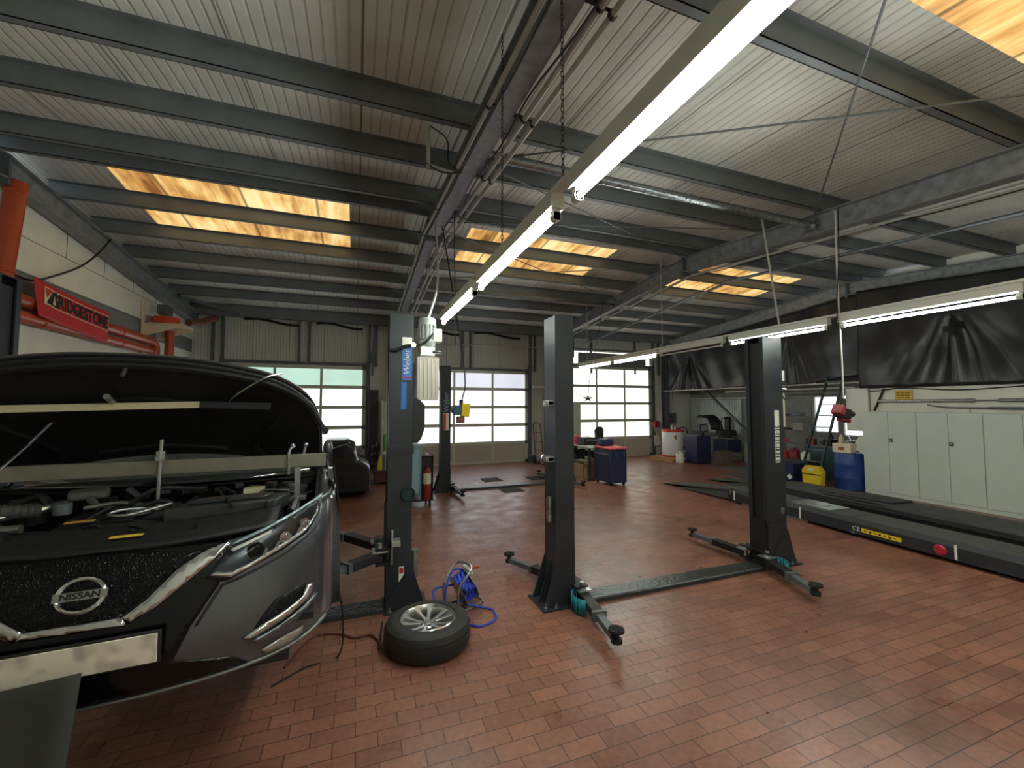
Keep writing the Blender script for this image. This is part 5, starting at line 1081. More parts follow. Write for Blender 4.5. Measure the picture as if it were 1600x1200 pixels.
# wheel balancer
t = thing('wheel_balancer', (10.75, 10.8, 0), 'dark blue wheel balancer with a black curved hood and small screen', 'wheel balancer')
MB().bb(10.35, 10.95, 10.7, 11.25, .0, .88).build('cabinet', mat('balancer_navy', (34, 38, 78), .45), t, bevel=.03)
b = MB(); N_ = 14
for k in range(N_ + 1):
    a = PI * .05 + PI * .62 * k / N_
    for r in (.52,): 
        b.v.append(Vector((10.95 + r * math.cos(a) * .85, 10.6, .98 + r * math.sin(a) * 1.15))); b.v.append(Vector((10.95 + r * math.cos(a) * .85, 11.1, .98 + r * math.sin(a) * 1.15)))
for k in range(N_): b.face((2 * k, 2 * k + 1, 2 * k + 3, 2 * k + 2))
b.build('wheel_hood', M_BLACK, t, solid=.02); MB().beam((11.35, 10.6, 1.5), (11.2, 10.6, .85), .02, .02).build('hood_strut', M_BLACK, t)
MB().box((10.62, 10.66, 1.16), (.32, .05, .26), ry=-.12).build('monitor', M_BLACK, t, bevel=.01); MB().box((10.62, 10.63, 1.16), (.25, .01, .18), ry=-.12).build('screen', mat('grey_screen', (130, 134, 140), .3), t); MB().bb(10.58, 10.66, 10.68, 10.74, .88, 1.05).build('monitor_stand', M_BLACK, t)
MB().bb(10.4, 11.3, 10.72, 11.2, .88, .93).build('weight_tray', M_STEEL, t)
tag(MB().prism([(11.0, 0), (11.45, 0), (11.5, .42), (10.95, .42)], 10.35, 10.7, 'Y').build('grey_bin', mat('taupe_bin', (104, 92, 86), .6), bevel=.01), 'taupe open bin before the wheel balancer', 'bin')
t = thing('tyre_changer', (12.1, 10.9, 0), 'blue tyre changer against the wall right of the balancer', 'tyre changer')
MB().bb(11.75, 12.4, 10.8, 11.4, .3, .72).build('changer_body', M_NAVY, t, bevel=.03); MB().bb(11.8, 12.4, 10.75, 11.4, 0, .3).build('base', M_BAND, t, bevel=.02)
MB().lathe([(.001, 0), (.27, 0), (.27, .05), (.1, .08), (.001, .08)], (12.05, 11.05, .74), 'Z', 28).build('turntable', M_STEEL, t); b = MB(); b.beam((12.4, 11.3, .7), (12.4, 11.3, 1.5), .1, .1); b.beam((12.4, 11.3, 1.45), (12.0, 11.1, 1.45), .08, .08, (0, 0, 1)); b.cyl((12.05, 11.12, 1.0), (12.05, 11.12, 1.5), .02, n=8); b.build('mounting_arm', M_BLACK, t)
MB().lathe([(.2, -.1), (.3, -.09), (.32, 0), (.3, .09), (.2, .1)], (12.0, 11.05, .95), 'Z', 28, closed=True).build('tyre', M_TYRE, t)
tag(MB().cyl((12.3, 10.45, 0), (12.3, 10.45, .62), .13, .11, n=20).build('pale_cylinder', mat('pale_cylinder', (150, 150, 144), .5)), 'pale upright gas cylinder beside the tyre changer', 'cylinder')
for k in range(3): tag(MB().lathe([(.18, 0), (.28, .01), (.31, .05), (.31, .15), (.28, .19), (.18, .2)], (10.12, 11.35 + .0, .0), 'Z', 28, closed=True).xf(Matrix.Translation((0, 1.45, .21 * k))).build('spare_tyre', M_TYRE), ['dark tyre lowest in the corner stack left of the broom', 'dark tyre in the middle of the corner stack', 'dark tyre topmost of the corner stack'][k], 'tyre', 'tyres in the corner stack') if 0 else None
tag(MB().tube([(12.52, 10.2 + .09 * math.cos(a), 1.35 + .16 * math.sin(a)) for a in [k * PI / 10 for k in range(20)]], .03, 8, closed=True).build('coiled_hose', M_BLACK), 'black coiled hose hung on the wall above the tyre changer', 'hose')
# ---------------- the car on the left lift ----------------
XC, YC, ZL = -.99, 2.05, .44
car = thing('car', (XC, 4.2, ZL), 'dark grey crossover car with raised bonnet held on the left lift', 'car')
M_PAINT = mat('gunmetal_car_paint', (88, 90, 95), .28, .7, coat=1)
M_GLOSS = mat('gloss_black_trim', (7, 8, 10), .16, 0, spec=.35)
M_MATTE = mat('matte_black_plastic', (19, 20, 21), .62, 0, .15, 30)
M_GLASS = mat('dark_windscreen', (58, 62, 58), .06, 0, coat=1)
PL = [(0, 0), (.2, .006), (.4, .03), (.55, .07), (.68, .135), (.78, .225), (.85, .34), (.888, .47), (.90, .6), (.903, .75)]
SA = [0]
for a, c in zip(PL, PL[1:]): SA.append(SA[-1] + math.hypot(c[0] - a[0], c[1] - a[1]))
def smooth_tab(t, xs, cols):            # catmull-rom lookup
    t = max(xs[0], min(xs[-1], t)); i = max(k for k in range(len(xs)) if xs[k] <= t + 1e-9); i = min(i, len(xs) - 2)
    u = (t - xs[i]) / (xs[i + 1] - xs[i]); out = []
    for c in cols:
        p0 = c[max(0, i - 1)]; p1 = c[i]; p2 = c[i + 1]; p3 = c[min(len(c) - 1, i + 2)]
        h0 = (xs[i + 1] - xs[max(0, i - 1)]) or 1; h1 = (xs[min(len(xs) - 1, i + 2)] - xs[i]) or 1; h = xs[i + 1] - xs[i]
        m0 = (p2 - p0) / h0 * h; m1 = (p3 - p1) / h1 * h
        out.append((2 * u ** 3 - 3 * u ** 2 + 1) * p1 + (u ** 3 - 2 * u ** 2 + u) * m0 + (-2 * u ** 3 + 3 * u ** 2) * p2 + (u ** 3 - u ** 2) * m1)
    return out
PX, PYc = [p[0] for p in PL], [p[1] for p in PL]
Qz = [.30, .325, .36, .44, .55, .68, .78, .86, .92, .99, 1.04]
Qq = [.11, .035, .0, -.01, .0, .03, .06, .11, .17, .26, .36]
Qa = [.06, .02, .0, 0, 0, 0, 0, .002, .006, .015, .03]
def fas(s, z, out=0.0):
    x, y = smooth_tab(abs(s), SA, [PX, PYc]); q, a = smooth_tab(z, Qz, [Qq, Qa])
    k = max(0, 1 - abs(s) / 1.15); sg = 1 if s >= 0 else -1
    if out:
        x2, y2 = smooth_tab(abs(s) + .01, SA, [PX, PYc]); dx, dy = x2 - x, y2 - y; l = math.hypot(dx, dy) or 1
        x += out * dy / l; y -= out * dx / l
    return Vector((XC + x * (1 - a) * sg, YC + y + q * (.45 + .55 * k), ZL + z))
def ztop(s): return smooth_tab(abs(s), [0, .2, .42, .6, .8, 1.0, 1.387], [[.872, .87, .862, .888, .950, .972, .995]])[0]
def zbot(s): return smooth_tab(abs(s), [0, .5, .9, 1.05, 1.18, 1.24], [[.31, .31, .33, .36, .43, .52]])[0]
S_END = 1.236
mb = MB().grid(lambda u, v: fas(lerp(-S_END, S_END, u), lerp(zbot(lerp(-S_END, S_END, u)), ztop(lerp(-S_END, S_END, u)), v)), 120, 40)
bump = mb.build('front_bumper', M_PAINT, car, solid=.012, ang=60)
# side panels
ARC, ARR, ZA = .975, 3.62, .33
def zside(y):
    for c in (ARC, ARR):
        if abs(y - c) < .40: return ZA + math.sqrt(.40 ** 2 - (y - c) ** 2)
    return .26 if y < 4.0 else .34
def xside(y, z):
    t = (z - .26) / .8; x = .905 - .03 * max(0, (.45 - t)) - .05 * max(0, t - .72) / .28 - .012 * math.sin(PI * min(1, max(0, t * 1.4)))
    if y > 3.9: x -= .12 * ((y - 3.9) / .5) ** 2
    return x
def shoulder(y): return smooth_tab(y, [.6, 1.2, 2.0, 3.2, 4.39], [[.995, 1.03, 1.04, 1.07, 1.10]])[0]
def side(sg):
    def f(u, v):
        y = lerp(.6, 4.35, u); z = lerp(zside(y), shoulder(y), v)
        x = xside(y, z)
        if y < .8: x = lerp(.898, x, (y - .6) / .2)
        return (XC + sg * x, YC + y, ZL + z)
    return MB().grid(f, 190, 22, flip=sg < 0)
for sg in (-1, 1):
    side(sg).build('side_panel', M_PAINT, car, solid=.01, ang=50)
    b = MB()                                                    # wheel arch cladding and sill
    for c in (ARC, ARR):
        pts = [(c + .405 * math.cos(a), ZA + .405 * math.sin(a)) for a in [PI * k / 24 for k in range(25)]]
        for (p, q) in zip(pts, pts[1:]):
            b.beam((XC + sg * .905, YC + p[0], ZL + p[1]), (XC + sg * .905, YC + q[0], ZL + q[1]), .03, .05, (sg, 0, 0))
    b.bb(XC + sg * .84, XC + sg * .91, YC + 1.40, YC + 3.2, ZL + .2, ZL + .30); b.build('arch_cladding', M_MATTE, car)
    w_ = MB(); w_.bb(XC + sg * .55, XC + sg * .56, YC + .5, YC + 1.5, ZL + .25, ZL + .95)    # inner wheel house
    w_.grid(lambda u, v: (XC + sg * lerp(.56, .9, v), YC + ARC + .42 * math.cos(PI * u), ZL + ZA + .42 * math.sin(PI * u)), 24, 2); w_.build('wheel_house', M_MATTE, car)
    # greenhouse
    g = MB(); g.add([(XC + sg * .86, YC + 1.35, ZL + 1.04), (XC + sg * .855, YC + 3.9, ZL + 1.09), (XC + sg * .57, YC + 3.7, ZL + 1.44), (XC + sg * .55, YC + 2.0, ZL + 1.47), (XC + sg * .63, YC + 1.75, ZL + 1.35)], [(0, 1, 2, 3, 4)]); g.build('side_window', M_GLASS, car, smooth=False, solid=.01)
    p = MB(); p.beam((XC + sg * .82, YC + 1.15, ZL + 1.02), (XC + sg * .57, YC + 1.98, ZL + 1.47), .06, .05); p.beam((XC + sg * .57, YC + 1.98, ZL + 1.47), (XC + sg * .58, YC + 3.75, ZL + 1.44), .06, .05); p.beam((XC + sg * .58, YC + 3.75, ZL + 1.44), (XC + sg * .85, YC + 4.1, ZL + 1.1), .08, .06); p.build('window_frame', M_PAINT, car)
    m_ = MB().sphere((XC + sg * .86, YC + 1.6, ZL + 1.12), .09, 16, 10, (.4, 1.0, .7)); m_.beam((XC + sg * .82, YC + 1.5, ZL + 1.03), (XC + sg * .85, YC + 1.55, ZL + 1.08), .05, .04); m_.build('wing_mirror', M_PAINT, car)
    d = MB(); 
    for y in (1.45, 2.45, 3.3): d.bb(XC + sg * .9, XC + sg * .912, YC + y - .003, YC + y + .003, ZL + .32, ZL + 1.0)
    d.build('door_gaps', M_BLACK, car, smooth=False)
b = MB().grid(lambda u, v: (XC + lerp(-.57, .57, u), YC + lerp(1.98, 3.78, v), ZL + 1.49 + .05 * math.sin(PI * u) + .02 * math.sin(PI * v)), 12, 12); b.build('roof_panel', M_PAINT, car, solid=.02)
def wbase(x): return 1.0 + .22 * (abs(x) / .84) ** 2
b = MB().grid(lambda u, v: (XC + lerp(-.84, .84, u) * lerp(1, .68, v), YC + lerp(wbase(lerp(-.84, .84, u)), 2.0, v) - .06 * math.sin(PI * u) * (1 - abs(v - .5)), ZL + lerp(1.0, 1.49, v) + .03 * math.sin(PI * u) * v), 24, 12); b.build('windscreen', M_GLASS, car, solid=.006, ang=80)
b = MB().grid(lambda u, v: (XC + lerp(-.8, .8, u) * lerp(.72, 1, v), YC + lerp(3.78, 4.38, v), ZL + lerp(1.48, 1.0, v)), 6, 6); b.grid(lambda u, v: (XC + lerp(-.8, .8, u), YC + 4.38 + .04 * math.sin(PI * v), ZL + lerp(1.0, .3, v)), 8, 8); b.build('tailgate', M_PAINT, car, solid=.01)
# things drawn on the nose: polygons follow the bumper skin with their own thickness
def skin(name, poly, m, out=.006, th=.012, mirror=True, dens=.035, parent=None, bevel=0, label=None, sgs=(1, -1)):
    res = []
    for sg in (sgs if mirror else (1,)):
        bm = bmesh.new(); vs = [bm.verts.new((sg * p[0], p[1], 0)) for p in poly]; f = bm.faces.new(vs)
        bmesh.ops.triangulate(bm, faces=[f])
        for _ in range(6):
            es = [e for e in bm.edges if e.calc_length() > dens]
            if not es: break
            bmesh.ops.subdivide_edges(bm, edges=es, cuts=1)
            bmesh.ops.triangulate(bm, faces=[f for f in bm.faces if len(f.verts) > 3])
        me = bpy.data.meshes.new(name); bm.to_mesh(me); bm.free(); off = wloc(car)
        for v in me.vertices: v.co = fas(v.co.x, v.co.y, out) - off
        bm = bmesh.new(); bm.from_mesh(me); bmesh.ops.recalc_face_normals(bm, faces=bm.faces)
        bm.normal_update(); 
        if sum(f.normal.y * f.calc_area() for f in bm.faces) > 0: bmesh.ops.reverse_faces(bm, faces=bm.faces)
        bm.to_mesh(me); bm.free(); me.materials.append(m); me.shade_smooth()
        o = bpy.data.objects.new(name, me); COL.objects.link(o); o.parent = (parent[0 if sg > 0 else -1] if parent else car)
        md = o.modifiers.new('s', 'SOLIDIFY'); md.thickness = th; md.offset = -1
        if label: o['label'] = label
        res.append(o)
    return res
# gloss black nose section around the grille
skin('black_nose', [(-.46, .865), (-.435, .70), (-.35, .565), (-.30, .45), (-.5, .40), (-.56, .345), (0, .345), (.56, .345), (.5, .40), (.30, .45), (.35, .565), (.435, .70), (.46, .865), (.2, .872), (0, .874), (-.2, .872)], M_GLOSS, .004, .008, mirror=False)
# grille mesh
m, nt, b = node_mat('grille_honeycomb'); L = nt.links.new
tc = N(nt, 'ShaderNodeTexCoord'); v_ = N(nt, 'ShaderNodeTexVoronoi'); v_.feature = 'DISTANCE_TO_EDGE'; v_.inputs['Scale'].default_value = 90; L(tc.outputs['Object'], v_.inputs['Vector'])
r = N(nt, 'ShaderNodeMapRange', i1=.02, i2=.12, i3=1, i4=0); L(v_.outputs['Distance'], r.inputs[0]); bp = N(nt, 'ShaderNodeBump'); bp.inputs['Strength'].default_value = 1; bp.inputs['Distance'].default_value = .006; L(r.outputs[0], bp.inputs['Height']); L(bp.outputs[0], b.inputs['Normal'])
b.inputs['Base Color'].default_value = srgb(8, 8, 9); b.inputs['Roughness'].default_value = .3; b.inputs['Specular IOR Level'].default_value = .3
M_MESH = m
skin('grille', [(-.30, .80), (-.13, .65), (.13, .65), (.30, .80), (.36, .84), (.2, .862), (0, .865), (-.2, .862), (-.36, .84)], M_MESH, .010, .006, mirror=False)
skin('chrome_wing', [(.135, .648), (.20, .695), (.30, .80), (.37, .845), (.445, .868), (.462, .858), (.40, .80), (.33, .745), (.23, .665), (.155, .622)], M_CHROME, .022, .02)
skin('chrome_bar', [(-.155, .622), (-.135, .65), (.135, .65), (.155, .622)], M_CHROME, .022, .02, mirror=False)
# emblem: ring with a bar across carrying the maker's name
em = MB(); ec = fas(.012, .752, .04); nrm = (fas(0, .735, .05) - fas(0, .735, .0)).normalized(); uy = (fas(0, .76) - fas(0, .71)).normalized(); ux = Vector((1, 0, 0)); uz = ux.cross(uy)
if uz.y > 0: uz = -uz
Mx = Matrix(((ux.x, uy.x, uz.x, ec.x), (ux.y, uy.y, uz.y, ec.y), (ux.z, uy.z, uz.z, ec.z), (0, 0, 0, 1)))
for a0, a1 in ((.22, PI - .22), (PI + .22, 2 * PI - .22)):
    pts = [Mx @ Vector((.068 * math.cos(a), .058 * math.sin(a), 0)) for a in [lerp(a0, a1, k / 20) for k in range(21)]]; em.tube(pts, .0075, 8)
em.build('emblem_ring', M_CHROME, car)
eb = MB(); eb.box((0, 0, .002), (.155, .030, .010)); eb.xf(Mx); ebo = eb.build('emblem_bar', M_ALU, car)
text('emblem_lettering', 'NISSAN', .030, M_INK, ebo, Mx @ Matrix.Translation((0, 0, .008)), .001, 1.15, bold=.0008)
# number plate with a blurred, unreadable face
m, nt, b = node_mat('blurred_plate'); L = nt.links.new
tc = N(nt, 'ShaderNodeTexCoord'); n = N(nt, 'ShaderNodeTexNoise'); n.inputs['Scale'].default_value = 14; n.inputs['Detail'].default_value = 1; L(tc.outputs['Object'], n.inputs['Vector'])
cr = N(nt, 'ShaderNodeValToRGB'); cr.color_ramp.elements[0].position = .25; cr.color_ramp.elements[0].color = srgb(150, 142, 132); cr.color_ramp.elements[1].position = .55; cr.color_ramp.elements[1].color = srgb(228, 218, 200); L(n.outputs['Fac'], cr.inputs[0]); L(cr.outputs[0], b.inputs['Base Color']); b.inputs['Roughness'].default_value = .4
M_PLATE = m
pb = MB(); p0 = fas(0, .535, .03); pb.box((p0.x, p0.y, p0.z), (.54, .012, .125)); pb.build('plate_holder', M_BLACK, car, bevel=.004)
pb = MB(); pb.box((p0.x, p0.y - .009, p0.z), (.52, .006, .108)); pb.build('number_plate', M_PLATE, car, bevel=.003)
# headlights
HP = [(.385, .735), (.43, .80), (.47, .848), (.55, .872), (.635, .895), (.72, .925), (.80, .950), (.885, .958), (.905, .93), (.89, .895), (.80, .828), (.67, .782), (.55, .745), (.47, .712), (.43, .712)]
def inset(poly, k):
    cx = sum(p[0] for p in poly) / len(poly); cy = sum(p[1] for p in poly) / len(poly); return [(lerp(p[0], cx, k), lerp(p[1], cy, k)) for p in poly]
M_LAMPB = mat('headlight_inside', (40, 44, 48), .18, .5)
m, nt, b = node_mat('clear_lens'); b.inputs['Base Color'].default_value = (.9, .95, 1, 1); b.inputs['Roughness'].default_value = .03; b.inputs['Transmission Weight'].default_value = 1; b.inputs['IOR'].default_value = 1.15; b.inputs['Alpha'].default_value = .35
M_LENS = m
hs_ = skin('headlight', HP, M_LAMPB, .006, .01)
skin('headlight_lens', inset(HP, .03), M_LENS, .028, .003, parent=hs_)
skin('light_strip', [(.40, .745), (.475, .725), (.56, .755), (.80, .845), (.87, .905), (.88, .935), (.868, .935), (.855, .905), (.79, .858), (.56, .773), (.48, .745), (.42, .755)], M_CHROME, .014, .006, parent=hs_)
skin('upper_strip', [(.465, .832), (.62, .878), (.62, .868), (.475, .822)], M_WHITE, .014, .006, parent=hs_)
for sg in (1, -1):
    for s, z, r in ((.56, .81, .034), (.68, .838, .026), (.78, .872, .028)):
        c = fas(sg * s, z, .012); nn = (fas(sg * s, z, .05) - fas(sg * s, z, 0)).normalized(); b = MB(); b.tube([c - nn * .01, c + nn * .004], [r, r], 18); b.tube([c, c + nn * .010], [r * .7, r * .45], 18); b.build('reflector_bowl', M_CHROME if s != .56 else M_GLOSS, hs_[0 if sg > 0 else 1])
    b = MB()
    for k in range(5): c = fas(sg * (.60 + k * .05), .795 + k * .018, .014); b.box(c, (.012, .012, .03), ry=.4)
    b.build('lamp_ribs', M_ALU, hs_[0 if sg > 0 else 1])
skin('headlight_top_rail', [(.47, .855), (.62, .902), (.80, .957), (.93, .985), (.93, .965), (.80, .945), (.62, .888), (.47, .845)], mat('pale_rail', (132, 146, 152), .3, .5), .008, .02)
# lower intake, fog lamp louvres and lips
skin('fog_recess', [(.555, .462), (.60, .525), (.655, .578), (.74, .598), (.81, .602), (.84, .565), (.81, .50), (.70, .462), (.60, .445)], M_MESH, .004, .004)
skin('chrome_blade', [(.53, .468), (.60, .50), (.70, .527), (.78, .553), (.80, .592), (.825, .592), (.825, .555), (.80, .532), (.70, .495), (.60, .466), (.56, .455)], M_CHROME, .024, .022)
skin('lower_blade', [(.555, .45), (.66, .47), (.80, .515), (.86, .535), (.855, .515), (.80, .48), (.66, .435), (.58, .43)], M_PAINT, .026, .02)
skin('fog_lamp', [(.60, .388), (.69, .407), (.79, .412), (.785, .38), (.72, .357), (.62, .36)], mat('fog_lamp_glass', (150, 146, 140), .1, .4), .010, .006)
skin('silver_lip', [(.0, .335), (.3, .335), (.56, .340), (.75, .352), (.95, .392), (.95, .375), (.75, .330), (.56, .318), (.3, .312), (0, .312)], mat('silver_lip', (120, 120, 116), .4, .5), .016, .014)
skin('crease_line', [(.36, .56), (.44, .70), (.49, .712), (.70, .775), (.90, .86), (.90, .85), (.70, .763), (.495, .70), (.452, .692), (.372, .56)], mat('shadow_gap', (20, 20, 22), .5), .003, .004)
b = MB().bb(XC - .7, XC + .7, YC + .12, YC + .9, ZL + .30, ZL + .33); b.build('splash_shield', M_MATTE, car, smooth=False)
# ---- engine bay ----
b = MB(); b.bb(XC - .80, XC + .80, YC + .15, YC + 1.15, ZL + .45, ZL + .48); b.bb(XC - .82, XC + .82, YC + 1.13, YC + 1.16, ZL + .45, ZL + 1.0)
for sg in (-1, 1): b.bb(XC + sg * .80, XC + sg * .82, YC + .55, YC + 1.15, ZL + .45, ZL + .93)
b.build('bay_walls', M_MATTE, car, smooth=False)
b = MB().grid(lambda u, v: (XC + lerp(-.62, .62, u), YC + lerp(.14, .42, v) + .12 * (2 * abs(u - .5)) ** 2, ZL + .872 + .03 * v + .018 * (2 * abs(u - .5)) ** 2), 24, 6); b.build('radiator_cover', M_MATTE, car, solid=.02)
for x, y, d in ((-.45, .3, 0), (.05, .33, 0), (.3, .30, 0)):
    MB().lathe([(.001, 0), (.012, 0), (.012, .006), (.001, .008)], (XC + x, YC + y, ZL + .9), 'Z', 10).build('clip', M_BLACK, car)
MB().box((XC + .06, YC + .25, ZL + .897), (.11, .028, .004), rz=.05).build('yellow_sticker', mat('sticker_yellow', (228, 196, 60), .5), car)
MB().box((XC - .18, YC + .47, ZL + .93), (.10, .03, .004), rz=.1).build('amber_sticker', mat('sticker_amber', (186, 140, 60), .5), car)
b = MB(); b.prism([(XC - .30, YC + .48), (XC + .22, YC + .48), (XC + .26, YC + .56), (XC + .22, YC + .90), (XC - .26, YC + .90), (XC - .34, YC + .80)], ZL + .70, ZL + .90); b.build('engine_cover', M_MATTE, car, bevel=.03)
b = MB()
for k in range(4): b.bb(XC - .2 + k * .12, XC - .13 + k * .12, YC + .52, YC + .86, ZL + .90, ZL + .915)
b.build('cover_ribs', M_BLACK, car, bevel=.005)
b = MB(); b.bb(XC + .36, XC + .62, YC + .52, YC + .74, ZL + .6, ZL + .92); b.build('battery', M_BLACK, car, bevel=.01); MB().box((XC + .46, YC + .80, ZL + .95), (.10, .08, .05)).build('battery_label', mat('cream_label', (214, 206, 170), .5), car)
for r_c, h_c, x_c, y_c, z_c in ((.05, .03, -.02, .62, .915), (.035, .05, -.33, .68, .93), (.04, .04, .6, .85, .9)): MB().lathe([(.001, 0), (r_c, 0), (r_c, h_c), (.001, h_c)], (XC + x_c, YC + y_c, ZL + z_c), 'Z', 18).build('filler_cap', M_STEEL, car)
b = MB(); b.tube(arc([(XC - .85, YC + .45, ZL + .9), (XC - .62, YC + .48, ZL + .93), (XC - .50, YC + .43, ZL + .93), (XC - .35, YC + .42, ZL + .93)]), .018, 10); b.tube(arc([(XC - .25, YC + .68, ZL + .95), (XC - .12, YC + .7, ZL + .96), (XC - .02, YC + .66, ZL + .95)]), .012, 8); b.tube(arc([(XC - .60, YC + .5, ZL + .93), (XC - .5, YC + .62, ZL + .95), (XC - .34, YC + .75, ZL + .96)]), .022, 10); b.build('metal_pipes', mat('worn_aluminium', (140, 138, 130), .35, .8), car)
b = MB(); b.tube(arc([(XC + .02, YC + .6, ZL + .94), (XC - .06, YC + .56, ZL + .95), (XC - .10, YC + .52, ZL + .94), (XC - .02, YC + .48, ZL + .94), (XC + .06, YC + .54, ZL + .95), (XC + .12, YC + .6, ZL + .96), (XC + .04, YC + .64, ZL + .96)]), .007, 6); b.build('breather_loop', M_ALU, car)
b = MB(); b.prism([(XC + .12, YC + .46), (XC + .60, YC + .52), (XC + .66, YC + .70), (XC + .2, YC + .66)], ZL + .88, ZL + .955); b.prism([(XC + .2, YC + .5), (XC + .55, YC + .55), (XC + .58, YC + .64), (XC + .25, YC + .6)], ZL + .955, ZL + .975); b.build('air_box', mat('bay_grey_plastic', (44, 46, 46), .45, 0, .2, 20), car, bevel=.012)
b = MB(); pts = arc([(XC - .78, YC + .75, ZL + .93), (XC - .66, YC + .66, ZL + .98), (XC - .52, YC + .62, ZL + .97), (XC - .42, YC + .7, ZL + .95)], 12); b.tube(pts, [.032 + .005 * (k % 2) for k in range(len(pts))], 12); b.build('corrugated_hose', mat('bay_hose_grey', (60, 60, 56), .6), car)
b = MB(); b.box((XC - .30, YC + .86, ZL + .99), (.16, .1, .05), rz=.3); b.cyl((XC - .28, YC + .8, ZL + .98), (XC - .2, YC + .7, ZL + .94), .016, n=10); b.build('coolant_tank', mat('bay_tank', (96, 96, 86), .5), car, bevel=.015)
b = MB()
for k in range(9): b.box((XC - .1 + .09 * k, YC + .93 + .03 * (k % 3), ZL + .95 + .012 * (k % 2)), (.06, .05, .03), rz=.4 * k)
b.build('fuse_boxes', mat('bay_dark_grey', (52, 54, 54), .4), car, bevel=.006)
b = MB()
rr_ = random.Random(11)
for k in range(34):
    p = Vector((XC + rr_.uniform(-.74, .74), YC + rr_.uniform(.48, 1.08), ZL + rr_.uniform(.84, .96))); q = p + Vector((rr_.uniform(-.28, .28), rr_.uniform(-.2, .2), rr_.uniform(-.05, .06))); mid = (p + q) / 2 + Vector((rr_.uniform(-.08, .08), rr_.uniform(-.08, .08), .05)); b.tube(arc([p, mid, q], 5), rr_.choice([.008, .012, .02]), 6)
b.build('hoses_and_wiring', M_BLACK, car)['kind'] = 'stuff'
for sg in (-1, 1): MB().lathe([(.001, .0), (.045, 0), (.06, -.02), (.12, -.03), (.13, -.12)], (XC + sg * .62, YC + 1.0, ZL + .96), 'Z', 24).build('strut_tower', M_MATTE, car)
b = MB(); 
for k in range(3): b.grid(lambda u, v, k=k: (XC + lerp(-.80, .80, u), YC + 1.0 + .05 * k + .14 * (2 * abs(u - .5)) ** 2 + .05 * v, ZL + .98 + .012 * k), 24, 1)
b.build('cowl_panel', M_MATTE, car, solid=.01)
for sg in (-1, 1):
    b = MB(); b.grid(lambda u, v: (XC + sg * lerp(.79, .89, v), YC + lerp(.42, 1.2, u), ZL + lerp(.955, 1.02, u) - .012 * (v - .5) ** 2), 12, 3); b.build('wing_top', M_PAINT, car, solid=.006)
    b = MB(); b.cyl((XC + sg * .84, YC + 1.0, ZL + 1.0), (XC + sg * .84, YC + 1.0, ZL + 1.035), .022, n=12); b.build('hinge_bolt', M_CHROME, car)
# ---- raised bonnet ----
TH = math.radians(46); HY, HZ = 1.18, 1.03
OUT = [(0, .10), (.2, .11), (.4, .145), (.55, .19), (.66, .26), (.74, .36), (.79, .5), (.815, .7), (.82, .95), (.82, 1.15)]
def hood_pt(x, y, dz=0):
    z = .87 + .19 * min(1, max(0, (y - .1))) ** .8 - .05 * (x / .8) ** 2 + dz; a, c = y - HY, z - HZ
    return Vector((XC + x, YC + HY + a * math.cos(TH) + c * math.sin(TH), ZL + HZ - a * math.sin(TH) + c * math.cos(TH)))
def yf(x): return smooth_tab(abs(x), [0, .2, .4, .55, .66, .74, .79, .815, .822], [[.10, .11, .145, .19, .26, .36, .5, .7, .95]])[0]
def yr(x): return .97 + .18 * (abs(x) / .82) ** 2
def hoodgrid(dz, k=1.0, inset_=0):
    def f(u, v):
        a = lerp(-1, 1, u); x = .82 * math.sin(a * PI / 2) * k; y0 = yf(x / k if abs(x) < .82 else .82) + inset_; y1 = yr(x) - inset_
        return hood_pt(x, lerp(y0, y1, v), dz)
    return MB().grid(f, 48, 24)
hood = hoodgrid(0).build('bonnet', M_PAINT, car, solid=.006, ang=60)
hoodgrid(-.022, .985, .012).build('bonnet_liner', M_MATTE, car, solid=.012, ang=60)
def rib(pts, r): return MB().tube([hood_pt(x, y, -.045) for x, y in pts], r, 6)
b = MB(); b.tube([hood_pt(x, yf(x) + .06, -.03) for x in [lerp(-.8, .8, k / 30) for k in range(31)]], .022, 8); b.build('bonnet_frame', M_MATTE, car)
b = MB()
for pts in ([(-.6, .55), (-.45, .85), (-.5, 1.0)], [(.6, .55), (.45, .85), (.5, 1.0)], [(-.35, .5), (0, .42), (.35, .5)], [(-.3, .9), (0, .86), (.3, .9)]): b.tube(arc([hood_pt(x, y, -.04) for x, y in pts]), .014, 6)
b.build('liner_ribs', M_BLACK, car)
MB().cyl(hood_pt(0, .17, -.04), hood_pt(.0, .17, -.10), .008, n=8).build('bonnet_catch', M_ALU, car)
b = MB().tube([(XC - .60, YC + .35, ZL + .94), (XC - .47, YC + .70, ZL + 1.27), (XC - .39, YC + .72, ZL + 1.39)], .006, 8); b.build('prop_rod', M_ALU, car)
# wheels still on the car (the front one on the near side is off)
def mounted(y, sg):
    Mw = Matrix.Translation((XC + sg * .70, YC + y, ZL + .34)) @ Matrix.Rotation(sg * PI / 2, 4, 'Y')
    root = bpy.data.objects.new('wheel', None); COL.objects.link(root); root.parent = car; root.location = Vector((XC + sg * .8, YC + y, ZL + .34)) - wloc(car)
    wheel(0, 0, 0, parent=root, M=Mw)
mounted(ARR, 1); mounted(ARR, -1); mounted(ARC, -1)
b = MB(); b.cyl((XC + .66, YC + ARC, ZL + .33), (XC + .69, YC + ARC, ZL + .33), .15, n=32); b.cyl((XC + .69, YC + ARC, ZL + .33), (XC + .74, YC + ARC, ZL + .33), .07, n=20); b.build('brake_disc', M_ALU, car); MB().box((XC + .67, YC + ARC - .14, ZL + .38), (.1, .08, .16)).build('brake_caliper', M_STEEL, car, bevel=.01)
MB().bb(XC - .75, XC + .75, YC + .9, YC + 4.1, ZL + .17, ZL + .2).build('underbody', M_MATTE, car, smooth=False)

